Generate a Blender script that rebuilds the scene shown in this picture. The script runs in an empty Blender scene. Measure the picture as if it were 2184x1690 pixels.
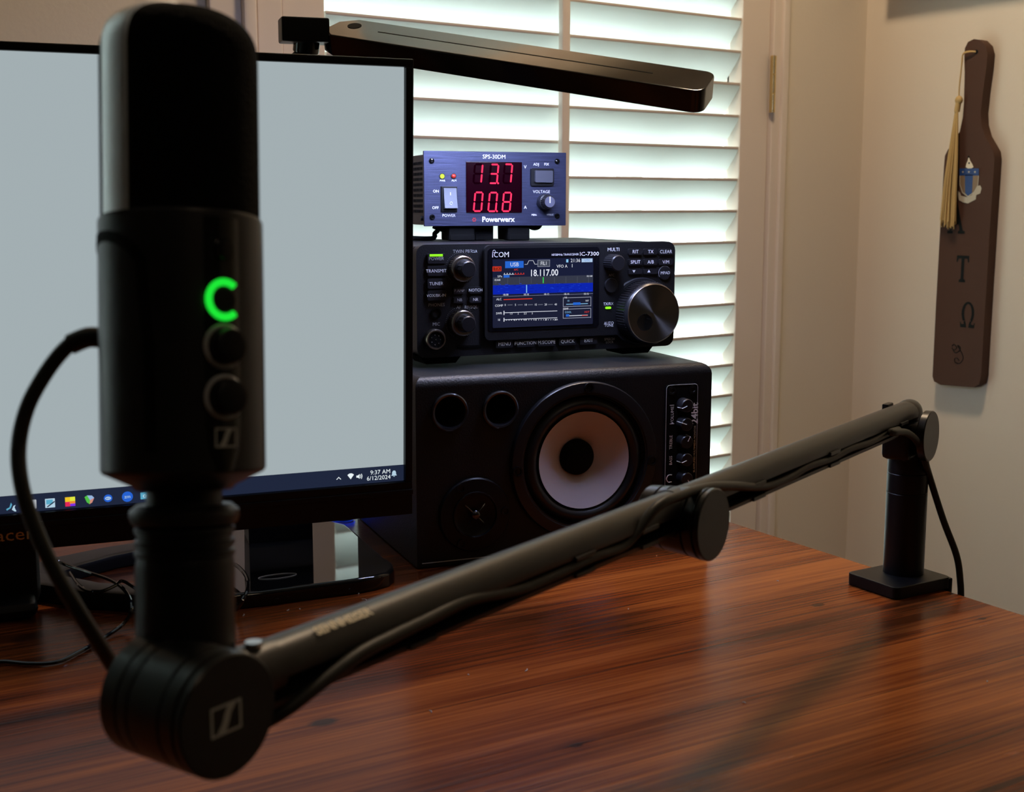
import bpy, bmesh, math, random
from mathutils import Vector, Matrix
random.seed(7)
sc = bpy.context.scene
PI = math.pi
# ------------------------------------------------------------------ camera
FPX, CX, CY = 2750.0, 1092.0, 845.0
PITCH = math.atan(410 / FPX); YAW = math.radians(35.6); CAMZ = 1.036
Fv = Vector((math.sin(YAW) * math.cos(PITCH), math.cos(YAW) * math.cos(PITCH), -math.sin(PITCH)))
Rv = Vector((math.cos(YAW), -math.sin(YAW), 0)); Uv = Rv.cross(Fv); Ov = Vector((0, 0, CAMZ))
cam = bpy.data.cameras.new('camera'); camo = bpy.data.objects.new('camera', cam)
sc.collection.objects.link(camo); sc.camera = camo
camo.matrix_world = Matrix(((Rv.x, Uv.x, -Fv.x, 0), (Rv.y, Uv.y, -Fv.y, 0), (Rv.z, Uv.z, -Fv.z, CAMZ), (0, 0, 0, 1)))
cam.sensor_width = 36; cam.lens = FPX / 2184 * 36; cam.clip_start = 0.01
cam.dof.use_dof = True; cam.dof.focus_distance = 1.12; cam.dof.aperture_fstop = 18
# ------------------------------------------------------------------ world, lights, exposure
sc.view_settings.view_transform = 'Standard'; sc.view_settings.look = 'None'
sc.view_settings.exposure = 0; sc.view_settings.gamma = 1
w = bpy.data.worlds.new('world'); sc.world = w; w.use_nodes = True
nt = w.node_tree; bg = nt.nodes['Background']
tc = nt.nodes.new('ShaderNodeTexCoord'); sx = nt.nodes.new('ShaderNodeSeparateXYZ'); cr = nt.nodes.new('ShaderNodeValToRGB')
nt.links.new(tc.outputs['Generated'], sx.inputs[0]); nt.links.new(sx.outputs[2], cr.inputs[0]); nt.links.new(cr.outputs[0], bg.inputs[0])
mr = nt.nodes.new('ShaderNodeMapRange'); mr.inputs[1].default_value = -1; nt.links.new(sx.outputs[2], mr.inputs[0]); nt.links.new(mr.outputs[0], cr.inputs[0])
cr.color_ramp.elements[0].color = (.40, .45, .43, 1); cr.color_ramp.elements[0].position = .44
cr.color_ramp.elements[1].color = (.84, .96, 1, 1); cr.color_ramp.elements[1].position = .56
bg.inputs[1].default_value = 7.6
def area(name, loc, rot, sx_, sy_, power, col, shape='RECTANGLE'):
    l = bpy.data.lights.new(name, 'AREA'); l.shape = shape; l.size = sx_
    if shape == 'RECTANGLE': l.size_y = sy_
    l.energy = power; l.color = col
    o = bpy.data.objects.new(name, l); sc.collection.objects.link(o); o.location = loc; o.rotation_euler = rot
    return o
pt = area('window_portal', (1.16, 1.66, 1.3), (-PI / 2, 0, 0), .86, 1.9, 1, (1, 1, 1))
pt.data.cycles.is_portal = True
pt = area('window_portal', (-.49, 1.66, 1.3), (-PI / 2, 0, 0), .86, 1.9, 1, (1, 1, 1)); pt.data.cycles.is_portal = True  # portal of the added second window
area('ceiling_lamp_light', (1.15, 1.05, 2.40), (0, 0, 0), .20, .20, 16.0, (1.0, .74, .49), 'DISK')
area('back_fill_light', (.3, -1.2, 2.40), (0, 0, 0), .3, .3, 1.5, (1.0, .74, .48), 'DISK')  # weak warm fill added behind the camera
sc.cycles.max_bounces = 10; sc.cycles.diffuse_bounces = 6; sc.cycles.transparent_max_bounces = 12
sc.cycles.sample_clamp_indirect = 6.0; sc.cycles.caustics_reflective = False; sc.cycles.caustics_refractive = False
# ------------------------------------------------------------------ pixel helpers (measure the place from the photograph)
def ray(x, y): return Fv + (x - CX) / FPX * Rv - (y - CY) / FPX * Uv
def P(x, y, z): return Ov + z * ray(x, y)
class Frame:
    def __init__(s, M): s.M = M; s.I = M.inverted()
    def at(s, x, y, out=0.0):            # point on the plane local y = -out, seen at pixel (x, y)
        o = s.I @ Ov; d = s.I.to_3x3() @ ray(x, y); t = (-out - o.y) / d.y; q = o + t * d
        return (q.x, q.z)
def heading_matrix(loc, deg):             # local x points along compass heading deg (clockwise from +Y), z up
    return Matrix.Translation(loc) @ Matrix.Rotation(math.radians(90 - deg), 4, 'Z')
# ------------------------------------------------------------------ materials
def mat(name, col, rough=.5, metal=0, emit=None, estr=1, spec=.5, coat=0, bump=None):
    m = bpy.data.materials.new(name); m.use_nodes = True; n = m.node_tree; b = n.nodes['Principled BSDF']
    b.inputs['Base Color'].default_value = (*col, 1); b.inputs['Roughness'].default_value = rough
    b.inputs['Metallic'].default_value = metal; b.inputs['Specular IOR Level'].default_value = spec
    if coat: b.inputs['Coat Weight'].default_value = coat; b.inputs['Coat Roughness'].default_value = .08
    if emit: b.inputs['Emission Color'].default_value = (*emit, 1); b.inputs['Emission Strength'].default_value = estr
    if bump:
        sc_, st, kind = bump
        t = n.nodes.new('ShaderNodeTexCoord'); q = n.nodes.new('ShaderNodeTexNoise' if kind == 'noise' else 'ShaderNodeTexVoronoi')
        q.inputs['Scale'].default_value = sc_; bp = n.nodes.new('ShaderNodeBump'); bp.inputs['Strength'].default_value = st; bp.inputs['Distance'].default_value = .001
        n.links.new(t.outputs['Object'], q.inputs['Vector']); n.links.new(q.outputs[0], bp.inputs['Height']); n.links.new(bp.outputs[0], b.inputs['Normal'])
    return m
def emis(name, col, s=1.0): return mat(name, (0, 0, 0), .6, emit=col, estr=s, spec=0)
M = {}
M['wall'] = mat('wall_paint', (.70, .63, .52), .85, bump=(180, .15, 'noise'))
M['ceil'] = mat('ceiling_paint', (.45, .43, .39), .9)
M['trim'] = mat('trim_paint', (.74, .65, .56), .45)
M['sash'] = mat('sash_white', (.85, .85, .83), .4)
M['darkwall'] = mat('shaded_wall', (.07, .065, .055), .9)  # unseen walls, coloured dark to stand for the unlit back of the room
M['floor'] = mat('floor_wood', (.12, .07, .04), .5)
M['black'] = mat('black_plastic', (.004, .004, .005), .40, spec=.28)
M['blackm'] = mat('black_matte', (.004, .004, .004), .8, spec=.1)
M['blackg'] = mat('black_gloss', (.004, .004, .004), .04)
M['blackf'] = mat('black_foam_mesh', (.004, .004, .004), .95, spec=.06, bump=(900, .6, 'vor'))
M['arm'] = mat('arm_black_metal', (.012, .0105, .0095), .38, metal=0, spec=.45)
M['armdark'] = mat('arm_dark_joint', (.007, .0068, .0065), .30, spec=.38)
M['cable'] = mat('cable_rubber', (.015, .014, .010), .5, spec=.35)
M['micbody'] = mat('microphone_metal', (.030, .029, .030), .36, metal=.7)
M['micband'] = mat('microphone_band', (.80, .80, .83), .40, metal=.9)
M['chrome'] = mat('chrome', (.7, .68, .66), .18, metal=1)
M['steel'] = mat('satin_steel', (.42, .36, .30), .3, metal=1)
M['gold'] = mat('brass', (.80, .62, .30), .38, metal=1)
M['white'] = mat('white_ink', (.90, .90, .92), .6)
M['dimwhite'] = mat('grey_ink', (.45, .45, .46), .6)
M['beige'] = mat('beige_print', (.80, .72, .55), .6)
M['portgloss'] = mat('port_gloss', (.02, .02, .024), .18, spec=.9)
M['gun'] = mat('gunmetal', (.10, .10, .11), .25, metal=1)
M['logo'] = mat('logo_grey', (.42, .42, .40), .4)
M['green'] = emis('green_light', (.01, .62, .03), 1.3)
M['led_green'] = emis('green_led', (.25, .9, .02), 1.3)
M['led_yellow'] = emis('yellow_led', (.7, .9, .10), 1.2)
M['led_red'] = mat('red_led_off', (.5, .03, .02), .2)
M['red_digit'] = emis('red_digit', (1.0, .03, .10), 1.8)
M['red_off'] = emis('unlit_segment', (.010, .0, .004), 1)
M['smoke'] = mat('display_smoke', (.008, .0, .002), .12)
M['brushed'] = None
M['tassel'] = mat('tassel_silk', (.50, .34, .13), .6)
M['paddle'] = mat('paddle_wood', (.078, .040, .027), .55, spec=.15, bump=(60, .3, 'noise'))
M['ink'] = mat('dark_ink', (.005, .008, .008), .6, spec=.15)
M['blue'] = mat('blue_enamel', (.015, .06, .22), .4)
M['cream'] = mat('cream_enamel', (.50, .46, .36), .5)
M['speaker'] = mat('speaker_vinyl', (.006, .006, .007), .48, spec=.35, bump=(700, .35, 'noise'))
M['rubber'] = mat('surround_rubber', (.007, .007, .009), .38)
M['cone'] = mat('white_cone', (.56, .50, .53), .38)
M['radio'] = mat('radio_case', (.007, .007, .009), .45, spec=.4, bump=(900, .2, 'noise'))
M['knob'] = mat('knob_black', (.010, .010, .013), .38)
M['dial'] = mat('dial_face', (.22, .22, .23), .30, metal=1)
M['glasslens'] = mat('screen_glass', (.004, .004, .006), .08)
def brushed():
    m = mat('brushed_anodised', (.045, .052, .11), .42, metal=.55); n = m.node_tree; b = n.nodes['Principled BSDF']
    t = n.nodes.new('ShaderNodeTexCoord'); mp = n.nodes.new('ShaderNodeMapping'); mp.inputs['Scale'].default_value = (30, 30, 2600)
    q = n.nodes.new('ShaderNodeTexNoise'); q.inputs['Scale'].default_value = 1.0; q.inputs['Detail'].default_value = 4
    r = n.nodes.new('ShaderNodeValToRGB'); r.color_ramp.elements[0].color = (.014, .017, .040, 1); r.color_ramp.elements[1].color = (.050, .056, .115, 1)
    r.color_ramp.elements[0].position = .3; r.color_ramp.elements[1].position = .7
    n.links.new(t.outputs['Object'], mp.inputs[0]); n.links.new(mp.outputs[0], q.inputs['Vector']); n.links.new(q.outputs[0], r.inputs[0]); n.links.new(r.outputs[0], b.inputs['Base Color'])
    bp = n.nodes.new('ShaderNodeBump'); bp.inputs['Strength'].default_value = .4; bp.inputs['Distance'].default_value = .0004
    n.links.new(q.outputs[0], bp.inputs['Height']); n.links.new(bp.outputs[0], b.inputs['Normal'])
    return m
M['brushed'] = brushed()
def wood_desk():
    m = bpy.data.materials.new('stained_pine'); m.use_nodes = True; n = m.node_tree; L = n.links.new; b = n.nodes['Principled BSDF']
    N = lambda k: n.nodes.new('ShaderNode' + k)
    t = N('TexCoord')
    # knots push the grain aside: distortion from distance to each knot
    knots = KNOTS
    dist_prev = None; vec = t.outputs['Object']
    for (kx, ky, kr) in knots:
        mp = N('Mapping'); mp.inputs['Location'].default_value = (-kx, -ky, 0); L(t.outputs['Object'], mp.inputs[0])
        mp2 = N('Mapping'); mp2.inputs['Scale'].default_value = (1 / (kr * 1.6), 1 / kr, 0); L(mp.outputs[0], mp2.inputs[0])
        ln = N('VectorMath'); ln.operation = 'LENGTH'; L(mp2.outputs[0], ln.inputs[0])
        if dist_prev is None: dist_prev = ln.outputs['Value']
        else:
            mn = N('Math'); mn.operation = 'MINIMUM'; L(dist_prev, mn.inputs[0]); L(ln.outputs['Value'], mn.inputs[1]); dist_prev = mn.outputs[0]
    fall = N('MapRange'); fall.inputs[1].default_value = 0.6; fall.inputs[2].default_value = 3.2; fall.inputs[3].default_value = 1; fall.inputs[4].default_value = 0; L(dist_prev, fall.inputs[0])
    sepv = N('SeparateXYZ'); L(t.outputs['Object'], sepv.inputs[0])
    # fine grain
    def stretched(sx_, sy_, detail, dist=0.0):
        mp = N('Mapping'); mp.inputs['Scale'].default_value = (sx_, sy_, 1); L(t.outputs['Object'], mp.inputs[0])
        q = N('TexNoise'); q.inputs['Scale'].default_value = 1; q.inputs['Detail'].default_value = detail; q.inputs['Distortion'].default_value = dist; L(mp.outputs[0], q.inputs['Vector'])
        return q.outputs[0]
    g1 = stretched(2.2, 26, 5, 1.1); g2 = stretched(9, 420, 3, .3); g3 = stretched(1.2, 6, 3, .6)
    # plank offset
    pl = N('Math'); pl.operation = 'DIVIDE'; pl.inputs[1].default_value = .115; L(sepv.outputs[1], pl.inputs[0])
    fl = N('Math'); fl.operation = 'FLOOR'; L(pl.outputs[0], fl.inputs[0])
    wn = N('TexWhiteNoise'); wn.noise_dimensions = '1D'; L(fl.outputs[0], wn.inputs['W'])
    fr = N('Math'); fr.operation = 'FRACT'; L(pl.outputs[0], fr.inputs[0])
    seam = N('Math'); seam.operation = 'LESS_THAN'; seam.inputs[1].default_value = .008; L(fr.outputs[0], seam.inputs[0])
    def madd(a, ka, bb, kb):
        m1 = N('Math'); m1.operation = 'MULTIPLY'; m1.inputs[1].default_value = ka; L(a, m1.inputs[0])
        m2 = N('Math'); m2.operation = 'MULTIPLY_ADD'; m2.inputs[1].default_value = kb; L(bb, m2.inputs[0]); L(m1.outputs[0], m2.inputs[2])
        return m2.outputs[0]
    g4 = stretched(3.2, 95, 4, .8)
    s = madd(g1, .80, g2, .65); s = madd(s, 1, g4, .55); s = madd(s, 1, g3, .95); s = madd(s, 1, wn.outputs[0], .26); s = madd(s, 1, fall.outputs[0], -.12)
    off = N('Math'); off.operation = 'SUBTRACT'; L(s, off.inputs[0]); off.inputs[1].default_value = 1.12; s = off.outputs[0]
    cr = N('ValToRGB'); e = cr.color_ramp.elements
    e[0].position = .16; e[0].color = (.020, .004, .001, 1); e[1].position = .86; e[1].color = (.30, .088, .017, 1)
    k = e.new(.50); k.color = (.130, .029, .006, 1)
    L(s, cr.inputs[0])
    kn = N('ValToRGB'); ke = kn.color_ramp.elements; ke[0].position = .55; ke[0].color = (1, 1, 1, 1); ke[1].position = 1.0; ke[1].color = (0, 0, 0, 1); L(dist_prev, kn.inputs[0])
    knn = N('Math'); knn.operation = 'MULTIPLY'; knn.inputs[1].default_value = .80; L(kn.outputs[0], knn.inputs[0])
    mx = N('Mix'); mx.data_type = 'RGBA'; L(knn.outputs[0], mx.inputs[0]); L(cr.outputs[0], mx.inputs[6]); mx.inputs[7].default_value = (.018, .007, .004, 1)
    mx2 = N('Mix'); mx2.data_type = 'RGBA'; sm = N('Math'); sm.operation = 'MULTIPLY'; sm.inputs[1].default_value = .55; L(seam.outputs[0], sm.inputs[0]); L(sm.outputs[0], mx2.inputs[0]); L(mx.outputs[2], mx2.inputs[6]); mx2.inputs[7].default_value = (.02, .008, .004, 1)
    L(mx2.outputs[2], b.inputs['Base Color'])
    b.inputs['Roughness'].default_value = .34; b.inputs['Specular IOR Level'].default_value = .16
    rr = N('MapRange'); rr.inputs[3].default_value = .16; rr.inputs[4].default_value = .32; L(g1, rr.inputs[0]); L(rr.outputs[0], b.inputs['Roughness'])
    bp = N('Bump'); bp.inputs['Strength'].default_value = .35; bp.inputs['Distance'].default_value = .0006; L(s, bp.inputs['Height']); L(bp.outputs[0], b.inputs['Normal'])
    return m
def louver_mat():
    m = bpy.data.materials.new('louver_white'); m.use_nodes = True; n = m.node_tree; b = n.nodes['Principled BSDF']
    b.inputs['Base Color'].default_value = (.82, .84, .82, 1); b.inputs['Roughness'].default_value = .4
    tr = n.nodes.new('ShaderNodeBsdfTranslucent'); tr.inputs[0].default_value = (.88, .95, .93, 1)
    mx = n.nodes.new('ShaderNodeMixShader'); mx.inputs[0].default_value = .34
    n.links.new(b.outputs[0], mx.inputs[1]); n.links.new(tr.outputs[0], mx.inputs[2]); n.links.new(mx.outputs[0], n.nodes['Material Output'].inputs[0])
    return m
M['louver'] = louver_mat()
def pane_mat():
    m = bpy.data.materials.new('window_glass'); m.use_nodes = True; n = m.node_tree; n.nodes.remove(n.nodes['Principled BSDF'])
    t = n.nodes.new('ShaderNodeBsdfTransparent'); g = n.nodes.new('ShaderNodeBsdfGlossy'); g.inputs['Roughness'].default_value = .02
    f = n.nodes.new('ShaderNodeFresnel'); mx = n.nodes.new('ShaderNodeMixShader')
    ge = n.nodes.new('ShaderNodeNewGeometry'); mm = n.nodes.new('ShaderNodeMath'); mm.operation = 'SUBTRACT'; mm.use_clamp = True; n.links.new(f.outputs[0], mm.inputs[0]); n.links.new(ge.outputs['Backfacing'], mm.inputs[1])
    n.links.new(mm.outputs[0], mx.inputs[0]); n.links.new(t.outputs[0], mx.inputs[1]); n.links.new(g.outputs[0], mx.inputs[2]); n.links.new(mx.outputs[0], n.nodes['Material Output'].inputs[0])
    return m
M['pane'] = pane_mat()
# ------------------------------------------------------------------ mesh builder
class MB:
    def __init__(s): s.b = bmesh.new(); s.mats = []; s.X = Matrix.Identity(4)
    def mi(s, m):
        if m not in s.mats: s.mats.append(m)
        return s.mats.index(m)
    def _fin(s, verts, faces, m):
        for v in verts: v.co = s.X @ v.co
        if m is not None:
            k = s.mi(m)
            for f in faces: f.material_index = k
    def box(s, lo, hi, bev=0, m=None, seg=2, R=None, vert_only=False):
        t = bmesh.new(); bmesh.ops.create_cube(t, size=1)
        c = [(a + b_) / 2 for a, b_ in zip(lo, hi)]; d = [abs(b_ - a) for a, b_ in zip(lo, hi)]
        for v in t.verts: v.co = Vector((v.co.x * d[0], v.co.y * d[1], v.co.z * d[2]))
        if bev:
            es = t.edges[:]
            if vert_only: es = [e for e in es if abs((e.verts[0].co - e.verts[1].co).normalized()[vert_only - 1]) > .9]
            bmesh.ops.bevel(t, geom=es, offset=bev, segments=seg, profile=.5, affect='EDGES')
        for v in t.verts: v.co = v.co + Vector(c) if R is None else R @ v.co + Vector(c)
        s._merge(t, m)
    def _merge(s, t, m):
        mp = {}
        for v in t.verts: mp[v] = s.b.verts.new(s.X @ v.co)
        k = s.mi(m) if m is not None else 0
        for f in t.faces:
            try:
                g = s.b.faces.new([mp[v] for v in f.verts]); g.material_index = k
            except ValueError: pass
        t.free()
    def prism(s, pts, y0, y1, m=None, bev=0, axis='y', seg=2):
        """2D outline (x,z) extruded between y0 and y1; axis y"""
        t = bmesh.new(); 
        cv = (lambda a, b_, h: Vector((a, h, b_))) if axis == 'y' else ((lambda a, b_, h: Vector((a, b_, h))) if axis == 'z' else (lambda a, b_, h: Vector((h, a, b_))))
        A = [t.verts.new(cv(x, z, y0)) for x, z in pts]; B = [t.verts.new(cv(x, z, y1)) for x, z in pts]
        n = len(pts); fa = t.faces.new(A); fb = t.faces.new(B[::-1])
        for i in range(n): t.faces.new((A[i], B[i], B[(i + 1) % n], A[(i + 1) % n]))
        bmesh.ops.recalc_face_normals(t, faces=t.faces)
        if bev:
            bmesh.ops.bevel(t, geom=[e for e in fa.edges], offset=bev, segments=seg, profile=.5, affect='EDGES')
        s._merge(t, m)
    def flat(s, pts, y, m=None):
        t = bmesh.new(); f = t.faces.new([t.verts.new((x, y, z)) for x, z in pts]); s._merge(t, m)
    def rect(s, x0, z0, x1, z1, y, m): s.flat([(x0, z0), (x1, z0), (x1, z1), (x0, z1)], y, m)
    def lathe(s, prof, o=(0, 0, 0), ax=(0, 0, 1), m=None, seg=48, cap=True, ref=None):
        """prof: list of (r, h) along axis from o"""
        ax = Vector(ax).normalized(); u = ax.orthogonal().normalized() if ref is None else Vector(ref); v = ax.cross(u); o = Vector(o); t = bmesh.new(); rings = []
        for r, h in prof:
            if r < 1e-7: rings.append([t.verts.new(o + ax * h)])
            else: rings.append([t.verts.new(o + ax * h + (u * math.cos(2 * PI * i / seg) + v * math.sin(2 * PI * i / seg)) * r) for i in range(seg)])
        for a, b_ in zip(rings, rings[1:]):
            for i in range(seg):
                j = (i + 1) % seg
                if len(a) == 1 and len(b_) == 1: continue
                if len(a) == 1: t.faces.new((a[0], b_[j], b_[i]))
                elif len(b_) == 1: t.faces.new((a[i], a[j], b_[0]))
                else: t.faces.new((a[i], a[j], b_[j], b_[i]))
        if cap:
            if len(rings[0]) > 1: t.faces.new(rings[0][::-1])
            if len(rings[-1]) > 1: t.faces.new(rings[-1])
        bmesh.ops.recalc_face_normals(t, faces=t.faces)
        s._merge(t, m)
    def cyl(s, a, b_, r, m=None, seg=32, r2=None, bev=0):
        a = Vector(a); b_ = Vector(b_); L = (b_ - a).length; r2 = r if r2 is None else r2
        if bev: pr = [(r - bev, 0), (r - bev * .3, bev * .3), (r, bev), (r2, L - bev), (r2 - bev * .3, L - bev * .3), (r2 - bev, L)]
        else: pr = [(r, 0), (r2, L)]
        s.lathe(pr, a, b_ - a, m, seg)
    def tube(s, pts, r, m=None, seg=10, sub=6, closed=False):
        pts = [Vector(p) for p in pts]
        if sub > 1 and len(pts) > 2:
            q = []
            n = len(pts)
            for i in range(n if closed else n - 1):
                p0 = pts[(i - 1) % n] if (closed or i > 0) else pts[0]; p1 = pts[i]; p2 = pts[(i + 1) % n]; p3 = pts[(i + 2) % n] if (closed or i + 2 < n) else pts[-1]
                for k in range(sub):
                    t_ = k / sub; q.append(.5 * ((2 * p1) + (-p0 + p2) * t_ + (2 * p0 - 5 * p1 + 4 * p2 - p3) * t_ ** 2 + (-p0 + 3 * p1 - 3 * p2 + p3) * t_ ** 3))
            if not closed: q.append(pts[-1])
            pts = q
        t = bmesh.new(); rings = []; n = len(pts)
        tang = [((pts[(i + 1) % n] if closed else pts[min(i + 1, n - 1)]) - (pts[(i - 1) % n] if closed else pts[max(i - 1, 0)])).normalized() for i in range(n)]
        u = tang[0].orthogonal().normalized()
        for i, p in enumerate(pts):
            u = (u - tang[i] * u.dot(tang[i])).normalized(); v = tang[i].cross(u); rr = r[min(i, len(r) - 1)] if isinstance(r, (list, tuple)) else r
            rings.append([t.verts.new(p + (u * math.cos(2 * PI * k / seg) + v * math.sin(2 * PI * k / seg)) * rr) for k in range(seg)])
        for i in range(n if closed else n - 1):
            a = rings[i]; b_ = rings[(i + 1) % n]
            for k in range(seg):
                t.faces.new((a[k], a[(k + 1) % seg], b_[(k + 1) % seg], b_[k]))
        if not closed: t.faces.new(rings[0][::-1]); t.faces.new(rings[-1])
        bmesh.ops.recalc_face_normals(t, faces=t.faces)
        s._merge(t, m)
    def sphere(s, c, r, m=None, sc_=(1, 1, 1), seg=20):
        t = bmesh.new(); bmesh.ops.create_uvsphere(t, u_segments=seg, v_segments=seg // 2, radius=r)
        for v in t.verts: v.co = Vector((v.co.x * sc_[0], v.co.y * sc_[1], v.co.z * sc_[2])) + Vector(c)
        s._merge(t, m)
    def text(s, body, x, z, y, size, m, align='CENTER', rot=0, sxx=1.0, bold=0, M4=None):
        cu = bpy.data.curves.new('t', 'FONT'); cu.body = body; cu.size = size; cu.align_x = align; cu.align_y = 'CENTER'; cu.resolution_u = 2; cu.offset = bold
        ob = bpy.data.objects.new('t', cu); sc.collection.objects.link(ob)
        dg = bpy.context.evaluated_depsgraph_get(); me = bpy.data.meshes.new_from_object(ob.evaluated_get(dg))
        T = M4 if M4 is not None else Matrix.Translation((x, y, z)) @ Matrix.Rotation(-rot, 4, 'Y') @ Matrix.Rotation(PI / 2, 4, 'X') @ Matrix.Diagonal((sxx, 1, 1, 1))
        t = bmesh.new(); t.from_mesh(me)
        for v in t.verts: v.co = T @ v.co
        s._merge(t, m); bpy.data.objects.remove(ob); bpy.data.curves.remove(cu); bpy.data.meshes.remove(me)
    def build(s, name, parent=None, default=None, smooth=35, mw=None):
        me = bpy.data.meshes.new(name); s.b.to_mesh(me); s.b.free()
        for m in (s.mats or ([default] if default else [])): me.materials.append(M[m] if isinstance(m, str) else m)
        if smooth:
            me.polygons.foreach_set('use_smooth', [True] * len(me.polygons)); me.set_sharp_from_angle(angle=math.radians(smooth))
        o = bpy.data.objects.new(name, me); sc.collection.objects.link(o)
        if smooth: wn_ = o.modifiers.new('weighted', 'WEIGHTED_NORMAL'); wn_.keep_sharp = True
        if parent: o.parent = parent
        if mw is not None: o.matrix_world = mw
        return o
def thing(name, label, cat, mw=None, group=None):
    o = bpy.data.objects.new(name, None); sc.collection.objects.link(o); o.empty_display_size = .05
    if mw is not None: o.matrix_world = mw
    o['label'] = label; o['category'] = cat
    if group: o['group'] = group
    return o
def tag(o, label, cat, group=None):
    o['label'] = label; o['category'] = cat
    if group: o['group'] = group
    return o
def struct(o): o['kind'] = 'structure'; return o
def rrect(x0, z0, x1, z1, r, n=5, corners=(1, 1, 1, 1)):
    """rounded rectangle outline, corners: bl, br, tr, tl"""
    out = []
    for (cx_, cz_, a0, on, px_, pz_) in ((x0 + r, z0 + r, PI, corners[0], x0, z0), (x1 - r, z0 + r, 1.5 * PI, corners[1], x1, z0), (x1 - r, z1 - r, 0, corners[2], x1, z1), (x0 + r, z1 - r, .5 * PI, corners[3], x0, z1)):
        if on:
            for i in range(n + 1): a = a0 + PI / 2 * i / n; out.append((cx_ + r * math.cos(a), cz_ + r * math.sin(a)))
        else: out.append((px_, pz_))
    return out
def crop(x0, y0, k): return lambda a, b_: (x0 + a * k, y0 + b_ * k)
# ------------------------------------------------------------------ the room
XW, YW, XL, YB, ZC = 1.84, 1.515, -1.9, -2.3, 2.5
b = MB(); b.box((XL, YB, -.05), (XW, YW, 0)); struct(b.build('floor', default='floor'))
b = MB(); b.box((XL, YB, ZC), (XW, YW, ZC + .05)); struct(b.build('ceiling', default='ceil'))
b = MB(); b.box((XW, YB, 0), (XW + .1, YW, ZC)); struct(b.build('wall_right', default='wall'))
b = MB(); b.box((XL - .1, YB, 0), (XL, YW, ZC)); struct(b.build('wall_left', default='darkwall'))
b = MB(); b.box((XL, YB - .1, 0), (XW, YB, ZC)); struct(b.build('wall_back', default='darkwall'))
WX0, WX1, WZ0, WZ1 = .729, 1.594, .34, 2.22
SHX = -1.65       # offset of a second, unseen window, added for cool light on the microphone
b = MB()
b.box((XL, YW, 0), (WX0 + SHX - .036, YW + .14, ZC)); b.box((WX1 + SHX + .034, YW, 0), (WX0 - .036, YW + .14, ZC))
b.box((WX0 + SHX - .036, YW, 0), (WX1 + SHX + .034, YW + .14, WZ0 - .036)); b.box((WX0 + SHX - .036, YW, WZ1 + .036), (WX1 + SHX + .034, YW + .14, ZC))
b.box((WX1 + .034, YW, 0), (XW + .1, YW + .14, ZC))
b.box((WX0 - .036, YW, 0), (WX1 + .034, YW + .14, WZ0 - .036)); b.box((WX0 - .036, YW, WZ1 + .036), (WX1 + .034, YW + .14, ZC))
struct(b.build('wall_front', default='wall'))
b = MB(); b.box((XL, YW - .014, 0), (XW, YW, .1), .003); struct(b.build('baseboard_front', default='trim'))
b = MB(); b.box((XW - .014, YB, 0), (XW, YW - .014, .1), .003); struct(b.build('baseboard_right', default='trim'))
# left casing of the window: wide flat board with a raised bead
b = MB(); b.box((.632, YW - .012, WZ0 - .1), (.690, YW, WZ1 + .1), .003); b.box((.672, YW - .022, WZ0 - .1), (.690, YW - .01, WZ1 + .1), .004)
struct(b.build('trim_1', default='trim'))
# window frame and pane behind the shutter
b = MB()
for x0, x1 in ((WX0 - .03, WX0 + .03), (WX1 - .03, WX1 + .03), (1.36, 1.385)): b.box((x0, YW + .060, WZ0 - .03), (x1, YW + .10, WZ1 + .03), .003)
for z0, z1 in ((WZ0 - .03, WZ0 + .03), (WZ1 - .03, WZ1 + .03), (1.22, 1.26)): b.box((WX0, YW + .060, z0), (WX1, YW + .10, z1), .003)
wf = struct(b.build('window_1', default='sash'))
b = MB(); b.box((WX0, YW + .083, WZ0), (WX1, YW + .087, WZ1)); wp = b.build('window_pane', wf, 'pane')
wf2 = wf.copy(); wf2.name = 'added_window'; sc.collection.objects.link(wf2); wf2.location.x = SHX; wp2 = wp.copy(); sc.collection.objects.link(wp2); wp2.parent = wf2
# ------------------------------------------------------------------ plantation shutter
sh = thing('plantation_shutter', 'white louvred shutter panel closed over the bright window behind the radio', 'shutter', Matrix.Translation((WX0, YW, WZ0)))
shI = sh.matrix_world.inverted()
def shb(): q = MB(); q.X = shI; return q
LX0, LX1 = .788, 1.531
b = shb(); b.box((WX0 - .036, YW - .014, WZ0 - .036), (WX0 - .002, YW + .06, WZ1 + .036), .003); b.box((WX1 + .003, YW - .014, WZ0 - .036), (WX1 + .034, YW + .06, WZ1 + .036), .003)
b.box((WX1 + .020, YW - .020, WZ0 - .036), (WX1 + .034, YW - .01, WZ1 + .036), .003)
b.box((WX0 - .036, YW - .0135, WZ1 + .002), (WX1 + .034, YW + .06, WZ1 + .036), .003); b.box((WX0 - .036, YW - .0135, WZ0 - .036), (WX1 + .034, YW + .06, WZ0 - .002), .003)
b.build('outer_frame', sh, 'trim')
for x0, x1 in ((WX0, LX0), (LX1, WX1)):
    b = shb(); b.box((x0, YW - .008, WZ0), (x1, YW + .022, WZ1), .003); b.build('stile', sh, 'trim')
for z0, z1 in ((WZ0, WZ0 + .09), (WZ1 - .09, WZ1)):
    b = shb(); b.box((LX0, YW - .006, z0), (LX1, YW + .020, z1), .003); b.build('rail', sh, 'trim')
PITCHZ = .0503; TILT = math.radians(50); LW = .0635
prof = []
for i in range(14):
    a = 2 * PI * i / 14; prof.append((math.cos(a) * LW / 2, (abs(math.sin(a)) ** .55) * math.copysign(1, math.sin(a)) * .0050))
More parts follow.
